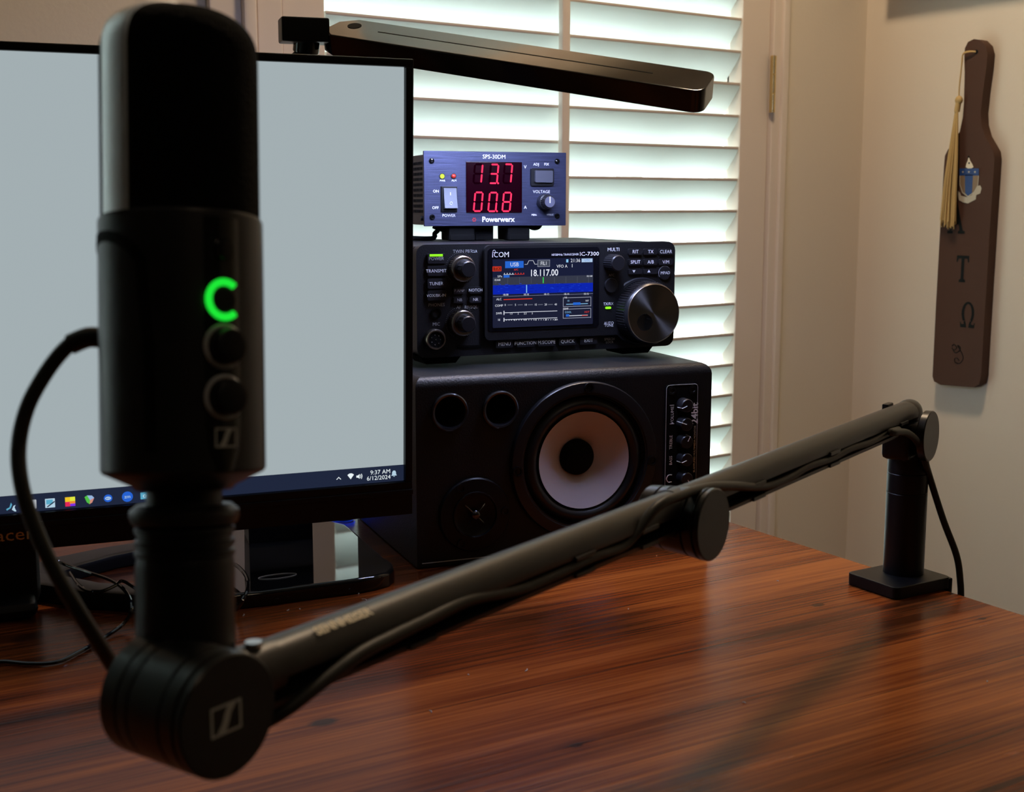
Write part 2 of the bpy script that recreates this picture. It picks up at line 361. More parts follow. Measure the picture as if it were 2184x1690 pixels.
# local y = across the blade; front (room) edge up
pts = [(-c * math.cos(TILT) + s_ * math.sin(TILT) * 1, c * math.sin(TILT) + s_ * math.cos(TILT)) for c, s_ in prof]
b = MB(); b.prism([(y, z) for y, z in pts], LX0 + .002, LX1 - .002, axis='x')
b.cyl((LX0 - .001, 0, 0), (LX0 + .004, 0, 0), .003, seg=8); b.cyl((LX1 - .004, 0, 0), (LX1 + .001, 0, 0), .003, seg=8)
b.mi('louver'); kt = b.mi('trim')
for f_ in b.b.faces:
    c_ = f_.calc_center_median()
    if -c_.y * math.cos(TILT) + c_.z * math.sin(TILT) > .0285 and abs(f_.normal.x) < .5: f_.material_index = kt      # solid nose in darker trim paint, standing for its dimmer room-side light
lv0 = b.build('louver', sh, smooth=50)
k0 = 0; n = 0
zf = 1.0265 - (LW / 2) * math.sin(TILT)
ks = [k for k in range(-20, 40) if WZ0 + .09 - .005 < zf + k * PITCHZ < WZ1 - .09 - .02]
for k in ks:
    o = lv0 if n == 0 else lv0.copy()
    if n: sc.collection.objects.link(o); o.parent = sh
    o.matrix_parent_inverse = Matrix.Identity(4)
    o.location = Vector((0, YW + .014, zf + k * PITCHZ)) - Vector((WX0, YW, WZ0)); n += 1
b = shb(); b.box((1.1575, YW - .022, zf + ks[0] * PITCHZ + .0), (1.1725, YW - .011, zf + ks[-1] * PITCHZ + .05), .003)
b.build('tilt_rod', sh, 'trim')
b = shb()
HZ = [P(1632, y, 2.135).z for y in (125, 243)]
b.box((WX1 - .001, YW - .0165, HZ[1]), (WX1 + .007, YW - .010, HZ[0]), .001)
for i in range(3):
    h = (HZ[0] - HZ[1]) / 3; b.cyl((WX1 + .001, YW - .017, HZ[1] + h * i + .001), (WX1 + .001, YW - .017, HZ[1] + h * (i + 1) - .001), .0035, seg=12)
b.build('hinge', sh, 'gold')
sh2 = sh.copy(); sc.collection.objects.link(sh2); sh2.location.x += SHX
for c_ in list(sh.children):
    d_ = c_.copy(); sc.collection.objects.link(d_); d_.parent = sh2
sh2['label'] = 'added white louvred shutter panel, out of view left of the monitor, for cool side light'
# ------------------------------------------------------------------ ceiling lamps: one near the window, one added as fill at the back
for nm, lab, (x, y), r in (('ceiling_lamp', 'flush round ceiling lamp nearest the window', (1.15, 1.05), .12), ('ceiling_lamp', 'added round ceiling fill lamp, unseen at the back of the room', (.3, -1.2), .18)):
    t = thing(nm, lab, 'lamp', Matrix.Translation((x, y, ZC)))
    b = MB(); b.lathe([(r, 0), (r, -.03), (r * .93, -.045), (r * .85, -.045), (r * .85, -.02), (0, -.02)], cap=False); b.build('lamp_rim', t, 'trim')
    b = MB(); b.cyl((0, 0, -.04), (0, 0, -.03), r * .84); b.build('diffuser', t, emis('diffuser_glow' + str(r), (1, .76, .5), 2.0))
# ------------------------------------------------------------------ desk
DM = Matrix.Translation((.8625, 1.25, .75)) @ Matrix.Rotation(math.radians(-4.55), 4, 'Z')
Dfr = DM.inverted()
def desk_pt(px, py):
    d = ray(px, py); t_ = (.75 - Ov.z) / d.z; q = Dfr @ (Ov + t_ * d); return (q.x, q.y)
KNOTS = [(*desk_pt(690, 1541), .0065), (*desk_pt(60, 1362), .009), (*desk_pt(1745, 1291), .004), (*desk_pt(75, 1325), .007), (*desk_pt(1230, 1590), .003), (*desk_pt(2095, 1320), .0025)]
M['desk'] = wood_desk()
desk = thing('desk', 'reddish-brown stained wooden desk under all the equipment', 'desk', DM @ Matrix.Translation((0, 0, -.75)))
b = MB(); b.box((-1.75, -1.0, .72), (0, 0, .75), .003, seg=3); dt = b.build('desktop', desk, 'desk')
dt.location = (0, 0, 0)
b = MB(); b.box((-1.70, -.95, .63), (-.05, -.05, .7195)); b.build('apron', desk, 'desk')
for x in (-1.68, -.12):
    for y in (-.93, -.12):
        b = MB(); b.box((x, y, 0), (x + .06, y + .06, .63), .004); b.build('leg', desk, 'desk')
DZ = .75
# ------------------------------------------------------------------ monitor
MA = P(879, 1096, 1.0)
MM = heading_matrix(MA, 103.3) @ Matrix.Rotation(math.radians(2.6), 4, 'X')
MF = Frame(MM)
mon = thing('monitor', 'large black computer monitor showing a pale blank screen', 'monitor', MM)
MW, MH = .60, .342
scr_tl = MF.at(864, 142); scr_br = MF.at(864, 1027); scr_l = MF.at(0, 108)
sx1 = (scr_tl[0] + scr_br[0]) / 2; sz1 = (scr_tl[1] + scr_l[1]) / 2; sz0 = scr_br[1]
sx0 = -MW + .008
b = MB(); b.box((-MW, .006, 0), (0, .024, MH), .003); b.build('back_shell', mon, 'black')
b = MB()
b.box((-MW, -.0015, sz1), (0, .008, MH), .001); b.box((-MW, -.0015, 0), (0, .008, sz0), .001)
b.box((sx1, -.0015, sz0), (0, .008, sz1), .001); b.box((-MW, -.0015, sz0), (sx0, .008, sz1), .001)
b.box((-MW, -.0030, sz0 - .010), (0, -.001, sz0 - .006), .0005)
b.build('bezel', mon, 'black')
b = MB(); b.rect(sx0, sz0, sx1, sz1, .0035, 'scr'); M['scr'] = emis('screen_white', (.365, .425, .445), 1.0)
M['scr'].node_tree.nodes['Principled BSDF'].inputs['Roughness'].default_value = .45
scr = b.build('screen', mon, smooth=0)
tb_r = MF.at(864, 992)[1]; tb_l = MF.at(0, 1063)[1]; tbz = (tb_r + tb_l) / 2
M['task'] = emis('taskbar_blue', (.014, .020, .045), 1.0)
b = MB(); b.rect(sx0, sz0, sx1, tbz, .0030, 'task'); tbo = b.build('taskbar', scr, smooth=0)
TXT = emis('screen_text', (.80, .88, .92), 1.0); ICB = emis('icon_blue', (.02, .12, .62), 1.0); ICP = emis('icon_pale', (.45, .62, .75), 1.0); ICC = emis('icon_cyan', (.10, .38, .55), 1.0)
c2 = crop(480, 960, 1 / 4.695); Y = .0025
def mp(a, b_, c=c2): return MF.at(*c(a, b_))
b = MB(); x, z = mp(1565, 230); b.text('9:37 AM', x, z, Y, .0047, TXT); x, z = mp(1548, 288); b.text('6/12/2024', x, z, Y, .0047, TXT); b.build('clock_text', tbo, smooth=0)
def scl(b, x, z, k): b.X = Matrix.Translation((x, 0, z)) @ Matrix.Diagonal((k, 1, k, 1)) @ Matrix.Translation((-x, 0, -z))
b = MB()   # chevron
x, z = mp(1147, 293); scl(b, x, z, 0.38)
b.flat([(x - .005, z - .002), (x, z + .003), (x + .005, z - .002), (x + .004, z - .003), (x, z + .001), (x - .004, z - .003)], Y, TXT)
b.build('chevron_icon', tbo, smooth=0)
b = MB(); x, z = mp(1267, 303); scl(b, x, z, 0.48)
arc = [(x + .0078 * math.sin(math.radians(a)), z + .0098 * math.cos(math.radians(a))) for a in range(-42, 43, 12)]
b.flat([(x, z)] + arc[::-1], Y, TXT); b.build('wifi_icon', tbo, smooth=0)
b = MB(); x, z = mp(1340, 275); scl(b, x, z, 0.42)
b.flat([(x - .003, z - .002), (x, z - .002), (x + .003, z - .0045), (x + .003, z + .0045), (x, z + .002), (x - .003, z + .002)], Y, TXT)
for r in (.0055, .0078):
    o_ = [(x + r * math.cos(a) + .0005, z + r * math.sin(a)) for a in (-.7, -.35, 0, .35, .7)]; i_ = [(x + (r - .0011) * math.cos(a) + .0005, z + (r - .0011) * math.sin(a)) for a in (.7, .35, 0, -.35, -.7)]
    b.flat(o_ + i_, Y, TXT)
b.build('volume_icon', tbo, smooth=0)
b = MB(); x, z = mp(1702, 245); scl(b, x, z, 0.4)
b.flat([(x - .0055, z - .004), (x + .0055, z - .004), (x + .004, z - .001), (x + .0038, z + .003), (x + .0018, z + .006), (x - .0018, z + .006), (x - .0038, z + .003), (x - .004, z - .001)], Y, ICP)
b.flat([(x - .0018, z - .0048), (x, z - .0066), (x + .0018, z - .0048)], Y, ICP); b.build('bell_icon', tbo, smooth=0)
c3 = crop(0, 1000, 1 / 3.841)
def disc(b, x, z, r, y, m, n=20, k=1.0): b.flat([(x + r * math.cos(2 * PI * i / n), z + k * r * math.sin(2 * PI * i / n)) for i in range(n)], y, m)
b = MB(); x, z = mp(92, 320, c3); scl(b, x, z, 0.36)
b.flat([(x - .009, z - .004), (x - .003, z - .001), (x, z + .008), (x + .002, z + .004), (x - .001, z - .003), (x - .008, z - .007)], Y, ICC)
b.flat([(x + .001, z - .006), (x + .004, z + .001), (x + .008, z + .003), (x + .006, z - .002), (x + .009, z - .010), (x + .006, z - .010)], Y, ICP); b.build('arrow_icon', tbo, smooth=0)
b = MB(); x, z = mp(268, 300, c3); scl(b, x, z, 0.36); b.flat(rrect(x - .007, z - .009, x + .007, z + .009, .0015), Y, emis('icon_white', (.55, .58, .62), 1)); b.build('document_icon', tbo, smooth=0)
b = MB(); x, z = mp(412, 290, c3); scl(b, x, z, 0.36); b.flat(rrect(x - .009, z - .009, x + .009, z + .009, .001), Y, ICP); b.rect(x - .007, z - .002, x + .005, z + .007, Y - .0002, ICC)
b.flat([(x - .006, z - .006), (x + .008, z + .004), (x + .009, z + .002), (x - .005, z - .008)], Y - .0003, 'task'); b.build('note_icon', tbo, smooth=0)
b = MB(); x, z = mp(577, 278, c3); scl(b, x, z, 0.37)
for (dx, dz, cc) in ((-1, 0, (.85, .55, .02)), (0, 0, (.75, .80, .05)), (-1, -1, (.75, .02, .10)), (0, -1, (.20, .03, .75))): b.rect(x + dx * .009, z + dz * .009, x + (dx + 1) * .009, z + (dz + 1) * .009, Y, emis('icon_c', cc, 1))
b.rect(x - .001, z - .004, x + .009, z + .001, Y - .0002, emis('icon_o', (.8, .25, .03), 1)); b.build('rainbow_icon', tbo, smooth=0)
b = MB(); x, z = mp(735, 262, c3); scl(b, x, z, 0.36)
b.flat([(x - .009, z + .006), (x - .004, z + .009), (x + .001, z - .001), (x, z - .009), (x - .005, z - .005)], Y, emis('icon_g', (.08, .5, .06), 1))
b.flat([(x - .004, z + .009), (x + .005, z + .008), (x + .009, z + .003), (x + .001, z - .001)], Y, emis('icon_b', (.30, .45, .70), 1))
b.flat([(x + .009, z + .003), (x + .005, z - .006), (x, z - .009), (x + .001, z - .001)], Y, emis('icon_r', (.6, .25, .20), 1)); b.build('shield_icon', tbo, smooth=0)
b = MB(); x, z = mp(888, 250, c3); scl(b, x, z, 0.29); disc(b, x, z, .010, Y, ICB, k=.95); disc(b, x, z, .007, Y - .0002, ICP, k=.6); b.text('MAX', x, z, Y - .0004, .0045, ICB, bold=.0001); b.build('chat_icon', tbo, smooth=0)
b = MB(); x, z = mp(1047, 237, c3); scl(b, x, z, 0.33); disc(b, x, z, .0115, Y, ICB); b.text('zm', x, z, Y - .0002, .011, ICP); b.build('call_icon', tbo, smooth=0)
b = MB(); x, z = mp(1197, 232, c3); scl(b, x, z, 0.36); b.flat(rrect(x - .010, z - .006, x + .010, z + .008, .001), Y, ICC); b.text('OS', x, z, Y - .0002, .009, TXT); b.build('calculator_icon', tbo, smooth=0)
b = MB(); x, z = MF.at(31, 1140); b.text('acer', x, z, -.0019, .0125, 'gold', sxx=1.15); b.build('maker_lettering', mon, smooth=0)
# stand
nx = MF.at(0, 1160)[0]
MMi = MM.inverted()
def desk_w(px, py, h=0):
    d = ray(px, py); t_ = (DZ + h - Ov.z) / d.z; return Ov + t_ * d
b = MB(); b.X = MMi
n0 = MM @ Vector((-.335, .03, .10)); n0 = heading_matrix(MA, 103.3)
q = n0 @ Vector((0, 0, 0))
b2 = MB(); b2.X = MMi @ n0
b2.box((-.395, .012, -.045), (-.272, .045, .14), .008); b2.build('stand_neck', mon, 'black')
b2 = MB(); b2.X = MMi @ n0; b2.box((-.400, -.01, -(MA.z - DZ) + .001), (-.275, .10, -(MA.z - DZ) + .014), .006); 
b2.build('stand_hub', mon, 'black')
def flat_bar(name, pts, hw, h0, h1, parent, XI, mt):
    """tapered curved foot lying on the desk: pts world xy; hw half width"""
    b = MB(); b.X = XI; L_ = []; R_ = []
    for i, p in enumerate(pts):
        a = Vector(pts[max(i - 1, 0)][:2]); c = Vector(pts[min(i + 1, len(pts) - 1)][:2]); d = (c - a).normalized(); nrm = Vector((-d.y, d.x))
        L_.append(tuple(Vector(p[:2]) + nrm * hw[i])); R_.append(tuple(Vector(p[:2]) - nrm * hw[i]))
    b.prism(L_ + R_[::-1], h1, h0, axis='z', bev=min((h1 - h0) * .4, .004))
    return b.build(name, parent, mt)
def dwp(px, py): v = desk_w(px, py); return (v.x, v.y)
flat_bar('stand_foot', [dwp(40, 1262), dwp(140, 1228), dwp(230, 1206), dwp(330, 1188), dwp(400, 1176)], [.020, .018, .015, .013, .010], DZ + .001, DZ + .012, mon, MMi, 'black')
flat_bar('stand_foot', [dwp(40, 1268), dwp(120, 1275), dwp(200, 1290), dwp(290, 1297), dwp(350, 1304)], [.016, .013, .012, .011, .008], DZ + .001, DZ + .014, mon, MMi, 'black')
# ------------------------------------------------------------------ speaker
SA = Vector((.5142, .8468, DZ + .001)); SMX = heading_matrix(SA, 104.14); SF = Frame(SMX)
spk = thing('bookshelf_speaker', 'black bookshelf speaker lying on its side with white cone, under the radio', 'speaker', SMX)
SW, SH, SD = .2625, .152, .185
b = MB(); b.prism(rrect(0, 0, SW, SH, .009, 5, (0, 0, 1, 0)), SD, .0, bev=.0); b.b.normal_update()
b2 = MB()
# front rounded over top: build from cross-section in (y,z) swept along x with rounded right end
t = bmesh.new(); bmesh.ops.create_cube(t, size=1)
for v in t.verts: v.co = Vector(((v.co.x + .5) * SW, (v.co.y + .5) * SD, (v.co.z + .5) * SH))
es = [e for e in t.edges if (e.verts[0].co.z > SH - .001 and e.verts[1].co.z > SH - .001)]
bmesh.ops.bevel(t, geom=es, offset=.009, segments=5, profile=.5, affect='EDGES')
b.b.free(); b2._merge(t, None); cab = b2.build('cabinet', spk, 'speaker', smooth=0)
C3 = crop(870, 740, .3159)
def sp(a, c, out=0): return SF.at(*C3(a, c), out)
def ring(b, x, z, prof, seg=64, m=None): b.lathe([(r, h) for r, h in prof], (x, 0, z), (0, -1, 0), m, seg, cap=False)
# woofer
wx, wz = sp(1200, 770, .004)
b = MB(); ring(b, wx, wz, [(.0655, -.001), (.0655, .003), (.0645, .0045), (.0600, .0050), (.0565, .0050), (.0558, .0040), (.0548, .0040), (.0540, .0005), (.0530, -.002)]); wof = b.build('woofer_rim', spk, 'rubber')
b = MB()
sur = [(.0540, -.0015)] + [(.0535 - .0135 * i / 10, -.0020 + .0055 * math.sin(PI * i / 10)) for i in range(11)]
ring(b, wx, wz, sur); b.build('surround', spk, 'rubber')
# cut into cabinet is emulated by a shallow basket standing 6 mm proud: cone sits inside the rim
b = MB(); ring(b, wx, wz, [(.0405, .0016), (.030, -.004), (.020, -.0110), (.0135, -.0165)], m='cone'); cone = b.build('cone', spk)
b = MB(); ring(b, wx, wz, [(.0150, -.0155), (.0148, -.0120), (.0125, -.0090), (.007, -.0070), (0, -.0062)], m='blackm'); b.build('dust_cap', spk)
for a in (88, 184, -4, 270):
    x = wx + .0605 * math.cos(math.radians(a)); z = wz + .0605 * math.sin(math.radians(a))
    b = MB(); b.lathe([(.0042, .0045), (.0042, .0062), (.0030, .0062), (.0026, .0050), (0, .0048)], (x, 0, z), (0, -1, 0), seg=20, cap=False)
    b.lathe([(.0016, .0048), (.0016, .0056), (0, .0056)], (x, 0, z), (0, -1, 0), seg=6, cap=False); b.build('screw', spk, 'black')
# tweeter
tx, tz = sp(455, 1135, .003)
b = MB(); ring(b, tx, tz, [(.0300, 0), (.0300, .002), (.0290, .0032), (.0210, .0036), (.0192, .0036), (.0188, .0050), (.0178, .0050), (.0172, .0030), (.0120, .0008), (0, .0006)]); tw = b.build('tweeter_plate', spk, 'black')
b = MB()
for k in range(4):
    a = math.radians(45 + 90 * k); b.tube([(tx + .0030 * math.cos(a), -.004, tz + .0030 * math.sin(a)), (tx + .0085 * math.cos(a), -.0035, tz + .0085 * math.sin(a)), (tx + .0118 * math.cos(a), -.0025, tz + .0118 * math.sin(a))], .0006, 'gun', 6, 2)
b.sphere((tx, -.0040, tz), .0040, 'gun', (1, .6, 1)); b.build('phase_plug', tw)
for a in (118, 2, 242):
    x = tx + .0255 * math.cos(math.radians(a)); z = tz + .0255 * math.sin(math.radians(a))
    b = MB(); b.lathe([(.0036, .003), (.0036, .0046), (.0024, .0046), (.0020, .0036), (0, .0036)], (x, 0, z), (0, -1, 0), seg=20, cap=False); b.build('screw', spk, 'black')
for cx_, cz_ in ((285, 443), (627, 425)):
    px_, pz_ = sp(cx_, cz_, .002)
    b = MB(); ring(b, px_, pz_, [(.0152, 0), (.0152, .0022), (.0142, .0030), (.0128, .0026), (.0120, .0006), (.0118, -.045), (0, -.045)], 40); b.build('bass_port', spk, 'portgloss')
def cut(o, x, z, r, d):
    q_ = MB(); q_.cyl((x, -.01, z), (x, d, z), r, seg=64); c_ = q_.build('cutter', spk, smooth=0)
    md = o.modifiers.new('hole', 'BOOLEAN'); md.object = c_; md.operation = 'DIFFERENCE'; md.solver = 'EXACT'
    me = bpy.data.meshes.new_from_object(o.evaluated_get(bpy.context.evaluated_depsgraph_get())); o.modifiers.remove(md); o.data = me
    bpy.data.objects.remove(c_)
cut(cab, wx, wz, .0535, .06)
for q_ in ((285, 443), (627, 425)): cut(cab, *sp(*q_, .002), .0121, .05)
cab.data.polygons.foreach_set('use_smooth', [True] * len(cab.data.polygons)); cab.data.set_sharp_from_angle(angle=math.radians(35)); cab.modifiers.new('weighted', 'WEIGHTED_NORMAL').keep_sharp = True
# control plate
p0 = sp(1740, 250, .001); p1 = sp(1960, 250, .001)
cx0, cx1, cz1 = p0[0], p1[0], (p0[1] + p1[1]) / 2; cz0 = cz1 - .118
b = MB(); b.prism(rrect(cx0, cz0, cx1, cz1, .003), 0, -.0015, bev=0); b.build('control_plate', spk, 'blackm')
b = MB(); b.tube([(x, -.0017, z) for x, z in rrect(cx0 + .0006, cz0 + .0006, cx1 - .0006, cz1 - .0006, .003)], .00022, 'dimwhite', 5, 1, True)
for (body, a, c, sz) in (('VOLUME', 1785, 462, .0039), ('TREBLE', 1776, 645, .0037), ('BASS', 1775, 768, .0037)):
    x, z = sp(a, c, .0016); b.text(body, x, z, -.0017, sz, 'white', rot=PI / 2)
x, z = sp(1935, 690, .0016); b.text('BI-AMPLIFIED MULTIMEDIA MONITOR', x, z, -.0017, .0024, 'beige', rot=PI / 2)
x, z = sp(1938, 450, .0016); b.text('24bit', x, z, -.0017, .0088, 'white', rot=PI / 2, bold=.0002)
x, z = sp(1765, 890, .0016); b.tube([(x + .0022, -.0017, z + .003), (x - .001, -.0017, z + .003), (x - .0028, -.0017, z), (x - .001, -.0017, z - .003), (x + .0022, -.0017, z - .003)], .0004, 'white', 5, 4)
x, z = sp(1782, 395, .0016)
b.tube([(x + .002, -.0017, z), (x - .002, -.0017, z)], .0003, 'white', 5, 1); x, z = sp(1782, 520, .0016); b.tube([(x + .002, -.0017, z), (x - .002, -.0017, z)], .0003, 'white', 5, 1)
b.build('control_lettering', spk, smooth=0)
for a, c, ang in ((1853, 388, 200), (1850, 515, 160), (1850, 632, 60), (1850, 752, 200), (1850, 880, 300)):
    x, z = sp(a, c, .0015)
    b = MB(); b.lathe([(.0058, .001), (.0056, .010), (.0050, .0108), (0, .0108)], (x, 0, z), (0, -1, 0), 'knob', 24, cap=False)
    kn = b.build('control_knob', spk)
    ca, sa = math.cos(math.radians(ang)), math.sin(math.radians(ang))
    b = MB(); b.tube([(x + .0008 * ca, -.0112, z + .0008 * sa), (x + .0052 * ca, -.0112, z + .0052 * sa), (x + .0059 * ca, -.0030, z + .0059 * sa)], .00035, 'white', 5, 1); b.build('pointer_line', kn)
for a, c in ((1783, 296), (1922, 288)):
    x, z = sp(a, c, .0015); b = MB(); b.lathe([(.0036, .001), (.0036, .0024), (.0022, .0024), (.0018, .0016), (0, .0016)], (x, 0, z), (0, -1, 0), seg=18, cap=False); b.build('screw', spk, 'black')
b = MB(); b.box((.004, -.0003, .0030), (SW - .004, .001, .0037)); b.build('base_seam', spk, 'dimwhite')
# ------------------------------------------------------------------ radio
RAo = Vector((.5470, .8972, .9108)); RM = heading_matrix(RAo, 101.72); RF = Frame(RM)
rad = thing('radio_transceiver', 'black amateur radio transceiver with lit colour display, on top of the speaker', 'radio', RM)
RW, RH, RD = .2425, .0925, .19
C1 = crop(880, 500, 600 / 2184)
def rp(a, c, out=0): return RF.at(*C1(a, c), out)
b = MB(); b.box((.002, .010, .001), (RW - .002, RD, RH - .001), .004, seg=3); b.build('case', rad, 'radio')
b = MB(); b.prism(rrect(0, 0, RW, RH, .008), .012, 0, bev=.003, seg=4)
x0, _ = rp(560, 500, .004); x1, _ = rp(1640, 400, .004)
b.prism(rrect(x0, .0125, x1, RH - .0012, .005), .002, -.004, bev=.0018, seg=3)
fp = b.build('front_panel', rad, 'radio')
for x in (.016, .200):
    b = MB(); b.prism([(x - .012, .001), (x + .026, .001), (x + .020, -.0060), (x - .006, -.0060)], .035, .006); b.build('foot', rad, 'blackm')
for x in (.02, .2):
    b = MB(); b.cyl((x, RD - .03, -.006), (x, RD - .03, .002), .009, seg=20); b.build('foot', rad, 'blackm')
# display
dl = [rp(*q, .0045) for q in ((618, 190), (1400, 185), (1400, 690), (622, 715))]
dx0 = (dl[0][0] + dl[3][0]) / 2; dx1 = (dl[1][0] + dl[2][0]) / 2; dz1 = (dl[0][1] + dl[1][1]) / 2; dz0 = (dl[2][1] + dl[3][1]) / 2
b = MB(); b.prism(rrect(dx0 - .004, dz0 - .004, dx1 + .006, dz1 + .009, .003), -.003, -.0044); gl = b.build('display_window', rad, 'glasslens')
b = MB(); DC = {}
def ec(name, c, s=1.0):
    if name not in DC: DC[name] = emis('display_' + name, c, s)
    return DC[name]
DX = lambda a: dx0 + (a - 618) / (1400 - 618) * (dx1 - dx0)
DZf = lambda c, a=1000: dz1 + (dz0 - dz1) * ((c - (190 - (a - 618) / 782 * 5)) / ((715 - (a - 618) / 782 * 25) - (190 - (a - 618) / 782 * 5)))
yy = -.0048
def drect(a0, c0, a1, c1, mt, lift=0):
    am = (a0 + a1) / 2; b.rect(DX(a0), DZf(c1, am), DX(a1), DZf(c0, am), yy - lift, mt)
def dtext(s_, a, c, size, mt, lift=.0003, bold=0, sxx=1): b.text(s_, DX(a), DZf(c, a), yy - lift, size, mt, bold=bold, sxx=sxx)
bgc = ec('back', (.010, .013, .040)); wh = ec('white', (.75, .78, .88), 1.0); grey = ec('grey', (.30, .32, .42)); dk = ec('dark', (.035, .040, .065))
blu = ec('blue', (.02, .13, .62)); wf_ = ec('fall', (.004, .018, .42), 1.0); redc = ec('red', (.75, .04, .02)); grn = ec('green', (.04, .60, .10)); cyn = ec('cyan', (.25, .55, .85))
b.rect(dx0, dz0, dx1, dz1, yy, bgc)
drect(620, 325, 1398, 385, dk, .0001)
for k in range(9): drect(640 + 90 * k, 330, 643 + 90 * k, 380, ec('grid', (.07, .08, .11)), .0002)
drect(620, 385, 1398, 455, wf_, .0001)
for k in range(70):
    a = random.uniform(622, 1380); c = random.uniform(378, 448); drect(a, c, a + random.uniform(6, 30), c + 3, ec('fall2', (.01, .05, .62)) if k % 2 else ec('fall3', (.003, .010, .25)), .0002)
drect(872, 390, 879, 452, cyn, .0003); drect(1000, 332, 1008, 378, grn, .0003)
drect(712, 205, 852, 258, blu, .0002); dtext('USB', 782, 232, .0046, wh, .0004)
drect(960, 198, 1056, 252, grey, .0001); drect(963, 201, 1053, 249, ec('fil', (.06, .07, .10)), .0002); dtext('FIL1', 1008, 226, .0044, wh, .0004, sxx=.85)
b.tube([(DX(860), yy - .0003, DZf(230)), (DX(880), yy - .0003, DZf(230)), (DX(893), yy - .0003, DZf(202)), (DX(925), yy - .0003, DZf(202)), (DX(938), yy - .0003, DZf(230)), (DX(956), yy - .0003, DZf(230))], .00018, wh, 4, 1)
dtext('21:36', 1256, 207, .0042, wh); drect(1305, 192, 1392, 220, ec('lab', (.42, .58, .80)), .0002); dtext('UTC', 1350, 206, .0026, blu, .0004)
drect(1183, 196, 1200, 220, cyn, .0002)
drect(618, 245, 684, 282, redc, .0001); drect(622, 249, 680, 278, ec('txb', (.20, .02, .01)), .0002); dtext('TX', 651, 263, .0036, redc, .0004)
dtext('18.117.00', 1010, 300, .0077, wh, bold=.00012, sxx=.88)
dtext('VFO A', 1150, 250, .0036, wh); dtext('1', 1230, 247, .0042, wh); dtext('AFC', 795, 272, .0022, redc); dtext('S/Po', 672, 322, .0024, wh)
drect(700, 312, 745, 332, blu, .0002); drect(700, 306, 780, 309, wh, .0002); drect(780, 306, 858, 309, redc, .0002)
for k in range(8): drect(704 + 21 * k, 296, 709 + 21 * k, 305, wh if k < 4 else redc, .0002)
dtext('18.068', 652, 350, .0021, wh); dtext('18.168', 1368, 328, .0021, wh)
for k in range(5): dtext(('18.08', '18.10', '18.12', '18.14', '18.16')[k], 715 + 157 * k, 465, .0023, wh)
drect(620, 470, 1398, 472, grey, .0002); drect(620, 478, 1398, 712, ec('low', (.012, .014, .035)), .0001)
for s_, c in (('ALC', 500), ('COMP', 550), ('SWR', 610), ('Id', 660)): dtext(s_, 665, c, .0026, wh)
drect(700, 497, 920, 503, redc, .0002)
for k, s_ in enumerate(('0', '5', '10', '15', '20', '40')): dtext(s_, 712 + 78 * k, 545, .0024, wh); drect(730 + 78 * k, 541, 768 + 78 * k, 548, ec('bar', (.10, .11, .15)), .0002) if k < 5 else None
drect(700, 598, 1115, 602, wh, .0002); drect(700, 590, 706, 622, wh, .0002); drect(700, 652, 1115, 656, wh, .0002); drect(700, 645, 706, 675, wh, .0002)
for k, s_ in enumerate(('1.5', '2', '2.5', '3')): dtext(s_, 757 + 54 * k, 613, .0022, wh)
for k in range(21): drect(720 + 19 * k, 660, 725 + 19 * k, 666, wh, .0002)
for k, s_ in enumerate(('5', '10', '15', '20', '25A')): dtext(s_, 785 + 80 * k, 663, .0020, wh, .0004)
for (c0, c1, s1, s2, s3) in ((490, 562, 'Vd', '10', '16V'), (578, 652, 'TEMP', 'COOL', 'HOT')):
    for q in ((1160, c0, 1384, c0 + 4), (1160, c1 - 4, 1384, c1), (1160, c0, 1164, c1), (1380, c0, 1384, c1)): drect(*q, grey, .0002)
    drect(1185, c1 - 22, 1358, c1 - 17, cyn if c0 < 500 else wh, .0002); dtext(s1, 1180, c0 + 2, .0022, wh, .0004); dtext(s2, 1200, c0 + 28, .0022, cyn, .0004); dtext(s3, 1350, c0 + 28, .0022, wh if c0 < 500 else redc, .0004)
drect(1240, 530, 1298, 550, blu, .0003); drect(1183, 622, 1210, 640, blu, .0003); drect(1310, 630, 1356, 635, redc, .0003)
b.build('display_image', gl, smooth=0)
# lettering
def rt(s_, a, c, size, mt='white', out=.0003, sxx=1.0, bold=0): b = MB(); x, z = rp(a, c, out); b.text(s_, x, z, -out, size, mt, sxx=sxx, bold=bold); b.build('caption', fp, smooth=0)
rt('ICOM', 683, 160, .0062, 'white', .0048); x, z = rp(633, 133, .0048); b = MB()
for r_ in (1,): b.tube([(x + .0011 * math.cos(a), -.0048, z + .0011 * math.sin(a)) for a in [2 * PI * i / 12 for i in range(12)]], .0002, 'white', 4, 1, True)
b.build('maker_mark', fp, smooth=0)
rt('HF/50MHz TRANSCEIVER', 1185, 158, .0026, 'white', .0048, sxx=.9); rt('IC-7300', 1372, 153, .0046, 'white', .0048, sxx=1.25)
rt('TWIN PBT', 388, 133, .0037, 'dimwhite'); rt('CLR', 480, 133, .0028, 'white'); rt('MULTI', 1560, 119, .0042, 'white', .0048); rt('PHONES', 186, 549, .0038, 'dimwhite'); rt('MIC', 184, 699, .0038, 'dimwhite')
rt('AF', 358, 568, .0038, 'dimwhite'); rt('RF/SQL', 455, 566, .0038, 'dimwhite'); rt('AFC', 1545, 318, .0030, 'dimwhite', .0048)
rt('TX/RX', 1520, 541, .0034, 'white', .0048); rt('AUTO', 1524, 690, .0034, 'white', .0048); rt('TUNE', 1524, 708, .0034, 'white', .0048); rt('SPEECH', 1528, 815, .0030, 'white', .0003); rt('LOCK', 1530, 838, .0028, 'white', .0003)
